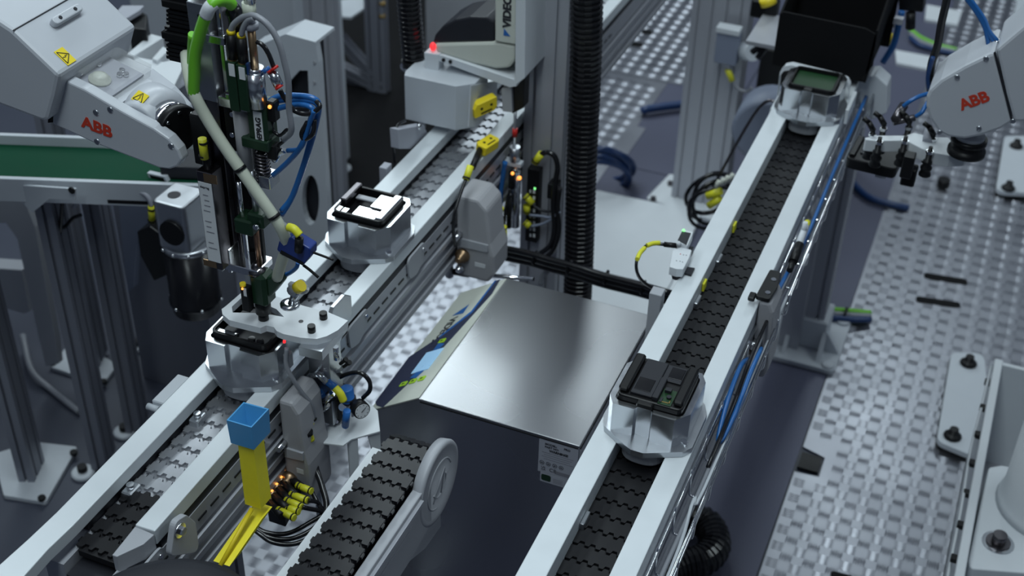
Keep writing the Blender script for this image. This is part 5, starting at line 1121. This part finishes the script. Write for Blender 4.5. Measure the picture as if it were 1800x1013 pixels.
# white photo sensor on the left rail of the right conveyor
z6 = lambda *pts: [(1120 + a / 7.236, 400 + b / 7.236) for a, b in pts]
ps = Thing('photo_sensor', 'white photo sensor with dark display at the left rail of the right conveyor', 'sensor', LZ(1190, 480, .96))
bd = ps.part('case', prism(rounded([LZ(*p, 1.005) for p in z6((450, 290), (560, 250), (695, 285), (660, 390), (585, 530), (500, 528), (412, 500))], .003), (0, 0, -.018), bev=.001), 'white')
ps.part('display_frame', prism(rounded([LZ(*p, 1.012) for p in z6((505, 180), (565, 25), (715, 55), (640, 235))], .003), (0, 0, -.018), bev=.001), 'white')
ps.part('display', prism([LZ(*p, 1.0125) for p in z6((515, 165), (570, 50), (685, 75), (625, 225))], (0, 0, .0006)), 'charcoal', bd)
ps.part('status_lamp', sphere(LZ(*z6((590, 38))[0], 1.014), .003, n=8), 'led_green'); ps.part('neck', cyl(LZ(*z6((520, 190))[0], 1.014), LZ(*z6((540, 215))[0], 1.01), .004, n=8), 'white')
for a, b in ((550, 340), (590, 350), (625, 355), (500, 425), (545, 432), (578, 442)): ps.part('print_dot', cyl(LZ(*z6((a, b))[0], 1.005), LZ(*z6((a, b))[0], 1.0054), .0013, n=6), 'red' if a == 550 else 'ink_grey', bd)
ps.part('clamp', J(prism([LZ(*p, .990) for p in z6((440, 525), (580, 535), (560, 590), (500, 605), (455, 590))], (0, 0, -.012)), prism([LZ(*p, .985) for p in z6((600, 480), (640, 500), (735, 515), (690, 600), (610, 580))], (0, 0, -.004)), prism([LZ(*p, .992) for p in z6((640, 240), (722, 245), (705, 285), (660, 370), (650, 300))], (0, 0, -.01))), 'charcoal')
ps.part('plug', cyl(LZ(*z6((525, 235))[0], 1.0), LZ(*z6((340, 215))[0], 1.0), .0052, n=8), 'black')
sx_ = LZ(*z6((430, 640))[0], .97); ps.part('stem', box(-.485, -.462, 1.905, 1.93, .80, .985, .001), 'grey')
solo('sensor_cable', tube([LZ(1168, 430, 1.0), LZ(1150, 429, 1.0), LZ(1134, 434, 1.0), LZ(1121, 452, .99), LZ(1119, 475, .97), LZ(1130, 495, .94), LZ(1160, 514, .90)], .0033), 'hose_black', 'black cable bowing out from the white photo sensor', 'cable')
for lab, a, b, c in (('upper yellow sleeve on the photo sensor cable', (1137, 432), (1148, 428), (1160, 427)), ('lower yellow sleeve on the photo sensor cable', (1120, 456), (1125, 445), (1133, 436))):
    t = Thing('cable_marker', lab, 'cable marker', LZ(*b, 1.003)); t.part('sleeve', tube([LZ(*p, 1.003) for p in (a, b, c)], .0045), 'tag_yellow')

# ------------------------------------------------------------------ floor things at the right
def pad(label, q, bolts, z=.03):
    t = Thing('base_pad', label, 'pad', LZ(*q[0], .006)); t.part('rubber', prism(rounded([LZ(*p, .0065) for p in q], .03), (0, 0, z * .5)), 'black')
    t.part('plate', prism(rounded([LZ(p[0] + 2, p[1] - 4, .0065 + z * .5) for p in q], .03), (0, 0, z * .6), bev=.003), 'white_dull')
    for b in bolts: c = LZ(*b, .0065 + z * 1.1); t.part('bolt', lathe(c, c + V(0, 0, 1), [(0, .024), (.006, .024), (.012, .018), (.014, .012), (.028, .012)], 12), 'black')
    return t
pad('white foot pad with two black bolts near the right edge', ((1642, 788), (1668, 632), (1725, 632), (1745, 790), (1800, 815), (1790, 850)), ((1674, 768), (1702, 640)))
pad('white foot pad with black bolts at the right edge below the robot gripper', ((1746, 348), (1762, 250), (1830, 250), (1830, 352)), ((1772, 332), (1786, 258)))
pad('dark foot pad in the top right corner', ((1770, 75), (1785, 5), (1850, 0), (1850, 80)), ((1795, 58),), .02)
solo('rubber_stop', cyl(LZ(1657, 328, .0065), LZ(1657, 328, .0065) + V(0, 0, .03), .022, n=14), 'black', 'small black rubber stop on the tread plate below the gripper', 'stop')
for i, (m, lab, o) in enumerate((('green_hose', 'green cable of the bundle crossing to the tread plate', -6), ('grey_hose', 'grey cable of the bundle crossing to the tread plate', 1), ('blue_navy', 'blue cable of the bundle crossing to the tread plate', 8))):
    solo('floor_cable', tube([LZ(1432, 546 + o, .03), LZ(1460, 551 + o, .03), LZ(1495, 554 + o, .03), LZ(1530, 556 + o * .8, .022)], .010), m, lab, 'cable')
solo('cable_tie', cyl(LZ(1484, 553, .03), LZ(1488, 554, .03), .024, n=10), 'black', 'black tie round the floor cable bundle', 'cable tie')
solo('corrugated_hose', corrugated([LZ(1050, 1050, .06), LZ(1120, 1035, .06), LZ(1190, 998, .06), LZ(1235, 985, .06), LZ(1256, 960, .06), LZ(1245, 925, .06), LZ(1215, 912, .06), LZ(1190, 918, .06), LZ(1150, 945, .06), LZ(1090, 960, .06)], .040, .014, .10), 'hose_black', 'fat dark corrugated hose curled on the floor under the right conveyor', 'hose')
solo('floor_socket', box(-.232, -.178, 2.650, 2.712, .0045, .012), 'black', 'small black socket in the notch of the tread plate', 'socket')
# robot pedestal with white guard rim
rb = Thing('robot_plinth', 'white robot plinth with bolted foot and raised rim in the lower right corner', 'plinth', (.42, 2.4, .0065))
rb.part('rim_wall', prism([(.172, 1.8, .02), (.172, 2.83, .02), (.172, 2.83, .36), (.172, 1.8, .36)], (.012, 0, 0), bev=.002), 'white')
rb.part('rim_wall', box(.172, .75, 2.83, 2.842, .02, .36, .002), 'white')
rb.part('floor_pan', box(.172, .75, 1.8, 2.83, .0065, .05), 'grey')
fo_ = [LZ(*p, .30) for p in ((1738, 822), (1760, 818), (1830, 830), (1830, 1010), (1705, 1000), (1702, 985))]
ftp = rb.part('foot_plate', prism(rounded(fo_, .015), (0, 0, -.26), bev=.003), 'white')
c = LZ(1754, 955, .30); rb.part('foot_bolt', J(cyl(c, c + V(0, 0, .006), .026, n=20), cyl(c + V(0, 0, .006), c + V(0, 0, .026), .015, n=16)), 'dark_steel', ftp)
rb.part('seat_ring', cyl(c + V(0, 0, -.001), c + V(0, 0, .003), .034, n=20), 'alu_shiny', ftp)
cc = LZ(1850, 905, .30); rb.part('column', lathe(V(cc.x, cc.y + .02, .30), V(cc.x, cc.y + .02, 1), [(0, .125), (.02, .12), (.03, .115), (.30, .115), (.305, .110)], 32), 'white')
rb.part('rim_edge', box(.168, .188, 1.8, 2.845, .352, .364, .002), 'white')
for k in range(9):
    y = 1.92 + .105 * k; cl2 = rb.part('edge_clip', box(.156, .172, y, y + .016, .335, .350, .002), 'black')
rb.part('edge_cable', tube([(.162, 1.85, .30), (.160, 2.1, .31), (.158, 2.3, .345), (.155, 2.5, .335), (.160, 2.65, .345), (.164, 2.83, .35)], .0035), 'white')
# ------------------------------------------------------------------ left background: belt conveyor on profile legs
G0, G1 = LZ(-60, 313, .90), LZ(350, 328, .90)
gx = V(G1.x - G0.x, G1.y - G0.y, 0).normalized(); gy = V(-gx.y, gx.x, 0)
def G(u, v, z): p = V(G0.x, G0.y, 0) + gx * u + gy * v; return V(p.x, p.y, z)
def gbox(u0, u1, v0, v1, z0, z1, bev=0): return prism([G(u0, v0, z0), G(u1, v0, z0), G(u1, v1, z0), G(u0, v1, z0)], (0, 0, z1 - z0), bev=bev)
UL = (V(G1.x, G1.y, 0) - V(G0.x, G0.y, 0)).length
bc = Thing('belt_conveyor', 'green belt conveyor on aluminium legs at the left', 'conveyor', G(.3, .07, 0))
bc.part('belt', gbox(-.3, UL + .05, .006, .145, .892, .902), 'green_belt')
bc.part('side_frame', gbox(-.3, UL + .05, -.006, .006, .848, .905, .001), 'white_dull')
bc.part('side_frame', gbox(-.3, UL + .05, .145, .157, .848, .925, .001), 'white_dull')
bc.part('frame_slot', gbox(.30, UL - .06, -.0065, -.005, .853, .862), 'black')
bc.part('gusset', prism([LY(*p, G(.15, -.01, 0).y) for p in ((18, 322), (135, 330), (135, 350), (90, 348), (60, 372), (22, 336))], (0, -.006, 0), bev=.001), 'white_dull')
bc.part('slide_bed', gbox(-.3, UL + .03, .006, .145, .860, .892), 'profile_dark')
for px, py in ((22, 328), (127, 334)): c = LY(px, py, G(.15, -.016, 0).y); bc.part('frame_bolt', cyl(c, c - V(0, .004, 0), .008, n=8), 'black')
ang = math.atan2(gx.y, gx.x)
def leg(px, py, ztop, u=.04, nx=1, ny=2, m='profile_dark'):
    c = LZ(px, py, 0); bc.part('leg', profile_post((c.x, c.y, .015), (c.x, c.y, ztop), nx, ny, u, ang), m); return c
def fplate(q, bolts):
    bc.part('foot_plate', prism(rounded([LZ(*p, .001) for p in q], .01), (0, 0, .014), bev=.002), 'white_dull')
    for b in bolts: bc.part('foot_bolt', cyl(LZ(*b, .015), LZ(*b, .015) + V(0, 0, .008), .010, n=8), 'black')
leg(58, 836, .85); fplate(((-10, 805), (60, 783), (138, 792), (82, 890), (8, 878)), ((130, 798), (74, 878)))
leg(184, 815, .85, .04, 1, 2); leg(172, 636, .85); fplate(((90, 652), (130, 600), (208, 648), (182, 682)), ((182, 673), (93, 640)))
leg(243, 752, .85, .04, 1, 2)
lw = LZ(95, 628, 0)
bc.part('panel_leg', prism([LY(*p, 2.13) for p in ((-30, 345), (40, 345), (62, 400), (98, 600), (103, 640), (80, 645), (60, 560), (30, 420), (10, 392), (-30, 395))], (0, .02, 0), bev=.002), 'grey')
bc.part('cross_box', prism([LY(*p, 2.18) for p in ((-30, 470), (38, 475), (52, 548), (42, 552), (-30, 530))], (0, .05, 0), bev=.002), 'grey')
pn_ = prism([LY(*p, 2.2) for p in ((208, 350), (262, 352), (262, 395), (240, 430), (236, 505), (225, 515), (215, 440))], (0, .02, 0), bev=.002)
bc.part('rear_panel', pn_, 'grey_blue')
solo('scanner_box', gbox(.415, .55, .02, .10, .903, .935, .004), 'charcoal', 'dark grey box lying on the green belt', 'box')
sb = Thing('belt_sensor', 'white sensor with black face at the edge of the green belt', 'sensor', LZ(278, 325, .90)); k = G(.52, -.014, .87)
sb.part('case', prism([LY(*p, k.y - .01) for p in ((258, 304), (290, 311), (297, 328), (266, 322))], (0, .012, 0), bev=.001), 'white_dull'); sb.part('face', prism([LY(*p, k.y - .0106) for p in ((263, 308), (287, 313), (292, 325), (268, 319))], (0, .0008, 0)), 'black')
yb_ = G(.45, -.03, 0).y
solo('power_cable', tube([LY(130, 365, yb_), LY(140, 348, yb_), LY(160, 337, yb_), (LY(190, 334, yb_)), LY(230, 336, yb_), LY(252, 340, yb_), LY(262, 350, yb_), LY(266, 362, yb_)], .0055), 'label_grey', 'silver grey cable looping along the belt frame to the motor', 'cable')
t = Thing('cable_marker', 'yellow marker on the silver cable above the black motor', 'cable marker', LY(267, 390, yb_)); t.part('sleeve', cyl(LY(266, 362, yb_), LY(267, 390, yb_), .0075, n=10), 'tag_yellow')
for y in (366, 386): t.part('tie', cyl(LY(266.5, y, yb_), LY(266.6, y + 3, yb_), .0084, n=10), 'black')
solo('sensor_cable', tube([LY(-10, 332, yb_ - .02), LY(30, 331, yb_ - .02), LY(60, 323, yb_ - .02), LY(90, 326, yb_ - .02), LY(108, 345, yb_ - .02), LY(108, 380, yb_ - .02), LY(105, 410, yb_ - .02)], .0045), 'hose_black', 'black cable hanging over the white belt gusset', 'cable')
solo('sensor_cable', tube([LY(105, 405, yb_), LY(115, 398, yb_), LY(128, 384, yb_), LY(142, 378, yb_)], .0045), 'hose_black', 'short black cable stub between the belt legs', 'cable')
solo('floor_conduit', tube([LZ(40, 590, .05), LZ(55, 650, .03), LZ(90, 685, .012), LZ(140, 725, .010)], .009), 'grey_hose', 'grey conduit running over the dark floor between the belt legs', 'conduit')
ym = 1.93
mt = Thing('gear_motor', 'black gear motor with silver gearbox hanging below the green belt', 'motor', LY(340, 550, ym))
mx_ = LY(330, 430, ym).x
zt_, zm_, zl_ = LY(330, 345, ym).z, LY(335, 425, ym).z, LY(345, 545, ym).z
mx_ = LY(338, 480, ym).x
gx0 = LY(322, 385, ym)
mt.part('gearbox', prism(rounded([(mx_ - .043, ym - .045, zm_), (mx_ + .035, ym - .045, zm_), (mx_ + .035, ym + .04, zm_), (mx_ - .043, ym + .04, zm_)], .012), (0, 0, zt_ - zm_), bev=.005), 'alu')
mt.part('gearbox_port', cyl((mx_ + .0, ym - .044, (zm_ + zt_) / 2 - .01), (mx_ + .0, ym - .051, (zm_ + zt_) / 2 - .01), .029, n=20), 'black')
mt.part('top_hole', cyl((mx_ - .012, ym - .008, zt_), (mx_ - .012, ym - .008, zt_ + .001), .014, n=16), 'charcoal')
mt.part('flange', lathe((mx_, ym, zm_ - .012), (mx_, ym, 2), [(0, .054), (.012, .056), (.014, .05)], 24), 'alu')
mt.part('motor_case', lathe((mx_, ym, zl_), (mx_, ym, 2), [(0, .042), (.008, .052), (.03, .055), (.032, .058), (.04, .058), (.042, .055), (zm_ - zl_ - .012, .054)], 28), 'black_gloss')
for k in range(6): a = k * PI / 3 + .3; mt.part('case_screw', sphere((mx_ + .058 * math.cos(a), ym + .058 * math.sin(a), zl_ + .036), .004, n=8), 'chrome')
for k in range(5): a = -PI / 2 + (k - 2) * .6; mt.part('flange_screw', sphere((mx_ + .056 * math.cos(a), ym + .056 * math.sin(a), zm_ - .004), .004, n=8), 'chrome')
mt.part('terminal_box', prism(rounded([LY(*p, ym - .0) for p in ((240, 408), (262, 398), (292, 420), (292, 485), (270, 495), (246, 450))], .004), (0, .05, 0), bev=.004), 'black')
mt.part('hanger', box(mx_ - .03, mx_ + .03, ym + .02, ym + .05, zt_ - .01, .848), 'profile_dark')
# levelling feet
for i, (p, lab) in enumerate((((147, 835), 'round levelling foot nearest the long white rail, lower left'), ((220, 763), 'round levelling foot beside the right belt leg'), ((347, 575), 'oval levelling foot below the black motor'), ((245, 612), 'small levelling foot behind the belt legs'), ((603, 299), 'levelling foot by the distant frame post'))):
    c = LZ(*p, .0); t = Thing('levelling_foot', lab, 'foot', c, 'levelling feet on the dark floor')
    r_ = .030 if i != 2 else .05
    t.part('pad', lathe(c + V(0, 0, .0005), c + V(0, 0, 1), [(0, r_), (.010, r_), (.014, r_ * .8)], 20), 'white_dull'); t.part('bolt', cyl(c + V(0, 0, .012), c + V(0, 0, .03), r_ * .42, n=10), 'black')
# comb feeder behind the robot
ZF = 1.02
zc = lambda *pts: [(120 + a / 6.33, b / 6.33) for a, b in pts]
cmb = Thing('parts_feeder', 'white comb-shaped parts feeder behind the left robot', 'feeder', LZ(260, 120, .0))
cmb.part('deck', prism([LZ(*p, ZF - .06) for p in zc((180, 330), (420, 280), (640, 310), (900, 370), (1130, 470), (1290, 600), (1300, 760), (1150, 960), (640, 640), (400, 480))], (0, 0, -.03)), 'charcoal')  # deck coloured charcoal to put shade into the gaps between the fingers
fing = (((180, 330), (215, 345), (370, 262), (330, 250)), ((320, 420), (375, 442), (590, 312), (470, 280)), ((480, 500), (535, 532), (820, 362), (700, 330)), ((650, 600), (725, 622), (1060, 412), (920, 375)), ((930, 650), (990, 672), (1130, 547), (1050, 515)))
for f in fing: cmb.part('finger', prism([LZ(*p, ZF) for p in zc(*f)], (0, 0, -.055), bev=.002), 'white')
cmb.part('apron', prism([LZ(*p, ZF - .01) for p in zc((640, 610), (900, 660), (1060, 690), (1250, 640), (1300, 700), (1180, 950), (900, 790))], (0, 0, -.02), bev=.001), 'white')
cmb.part('stand', box(LZ(250, 90, ZF).x - .15, LZ(250, 90, ZF).x + .1, LZ(250, 90, ZF).y - .02, LZ(250, 90, ZF).y + .12, .001, ZF - .07), 'profile_dark')
ck = Thing('loader_block', 'black loader block with silver top behind the white feeder', 'loader', LZ(210, 60, .0))
ck.part('block', prism([LZ(*p, 1.05) for p in zc((180, 170), (440, 110), (700, 60), (880, 160), (870, 330), (600, 300), (400, 250), (250, 240))], (0, 0, -.12), bev=.004), 'black')
ck.part('top_plate', prism([LZ(*p, 1.07) for p in zc((480, 190), (600, 60), (840, 60), (800, 110), (600, 230))], (0, 0, -.012), bev=.001), 'label_grey')
ck.part('lug', prism([LZ(*p, 1.065) for p in zc((200, 180), (280, 150), (330, 180), (280, 215))], (0, 0, -.02), bev=.001), 'white_dull')
ck.part('stand', box(LZ(200, 40, 1.0).x - .05, LZ(200, 40, 1.0).x + .05, LZ(200, 40, 1.0).y, LZ(200, 40, 1.0).y + .1, .001, .93), 'profile_dark')
ck.part('belt_end', prism([LZ(*p, 1.0) for p in zc((0, 110), (40, 50), (150, 30), (320, 90), (300, 130), (60, 140))], (0, 0, -.03), bev=.003), 'green_belt', label='end of a green belt')
# pale machine housing and cabinets behind
mh = Thing('machine_housing', 'pale grey machine housing with oval opening behind the screwdriving tool', 'housing', LY(520, 480, 2.42))
MP = [(430, 92), (502, 62), (554, 76), (560, 110), (572, 300), (586, 520), (430, 520)]
base_z = LY(508, 520, 2.40).z
q = [LY(*p, 2.40) for p in MP]
win = [LY(*p, 2.40) for p in ((503, 150), (526, 124), (541, 124), (545, 205), (503, 205))]
ov = [LY(546 + 15 * math.cos(t) + 6 * math.sin(t) * 0 , 352 + 44 * math.sin(t), 2.40) for t in [k * PI / 10 for k in range(20)]]
mh.part('front_plate', prism(q, (0, .02, 0), [win, ov]), 'white_dull')
mh.part('inner_case', prism([LY(*p, 2.43) for p in ((436, 98), (502, 70), (550, 84), (566, 300), (580, 520), (436, 520))], (0, .05, 0)), 'charcoal')
mh.part('top_cover', prism([LY(*p, 2.40) for p in ((430, 90), (502, 60), (554, 74), (555, 79), (502, 66), (430, 97))], (0, .09, 0)), 'white_dull')
mh.part('lower_case', box(q[-1].x + .0, q[-2].x, 2.40, 2.49, .0065, base_z), 'grey')
for y in (110, 145, 180): c = LY(553, y, 2.3995); mh.part('screw', cyl(c, c - V(0, .002, 0), .004, n=8), 'grey')
pc = Thing('back_cabinet', 'pale blue grey cabinet behind the parts feeder', 'cabinet', (LY(360, 60, 3.3).x, 3.4, 0))
pc.part('case', box(LY(236, 60, 3.3).x, LY(520, 60, 3.3).x, 3.3, 3.6, .0005, 1.2, .004), 'white_dull'); pc.part('door_seam', box(LY(300, 60, 3.3).x, LY(300, 60, 3.3).x + .003, 3.2985, 3.3, .02, 1.18), 'charcoal')
# frame posts and braces
def prof(t, name, a, b, u=.04, nx=1, ny=1, m='profile'): return t.part(name, profile_post(a, b, nx, ny, u, xref=(0, 1, 0) if abs((V(b) - V(a)).normalized().y) < .9 else (1, 0, 0)), m)
fb = LZ(588, 385, 0)
f1 = Thing('frame_post', 'tall aluminium frame post left of the middle puck', 'post', V(fb.x, fb.y, .0))
f1.part('extrusion', profile_post((fb.x, fb.y, .0005), (fb.x, fb.y, 1.95), 2, 2, .045, .35), 'profile')
YK = 4.1
tr_ = Thing('braced_frame', 'dark braced aluminium frame in the background', 'frame', LY(640, 220, YK))
zb_ = LY(672, 230, YK)
for a, b in (((582, 48), (672, 150)), ((596, 228), (672, 152)), ((588, 112), (660, 150)), ((530, 10), (560, 40)), ((500, 62), (545, 42))): prof(tr_, 'brace', LY(*a, YK), LY(*b, YK), .038, m='profile_dark')
px_ = LY(664, 100, YK).x
tr_.part('upright', profile_post((px_, YK, .0065), (px_, YK, 1.3), 2, 1, .04), 'profile_dark')
tr_.part('upright', profile_post((px_ - .45, YK, .0005), (px_ - .45, YK, 1.3), 2, 1, .04), 'profile_dark')
tr_.part('beam', prism([LY(*p, YK) for p in ((588, 128), (660, 146), (660, 158), (588, 142))], (0, .04, 0)), 'profile_dark')
tr_.part('shelf', prism([LZ(*p, LY(610, 20, YK).z) for p in ((575, 2), (640, -6), (655, 4), (617, 30), (574, 26))], (0, 0, -.01)), 'white_dull')
dk = Thing('grey_machine', 'grey machine cabinet behind the coding head', 'cabinet', (px_ + .35, 4.3, 0))
dkx = LY(748, 60, 4.3).x; dk.part('case', box(dkx, dkx + .40, 4.3, 4.7, .0065, .85, .004), 'grey'); dk.part('edge', box(dkx - .10, dkx - .06, 4.30, 4.34, .0065, .85), 'profile_dark')
for i, y in enumerate((6, 28)): c = LY(672, y, 4.09); tr_.part('lamp_cap', sphere(c, .014, n=8), 'gold')
solo('dark_floor_mat', box(-2.9, -1.75, 3.2, 6.0, .0005, .004), 'black_matt', 'black mat on the floor below the braced frame', 'mat')
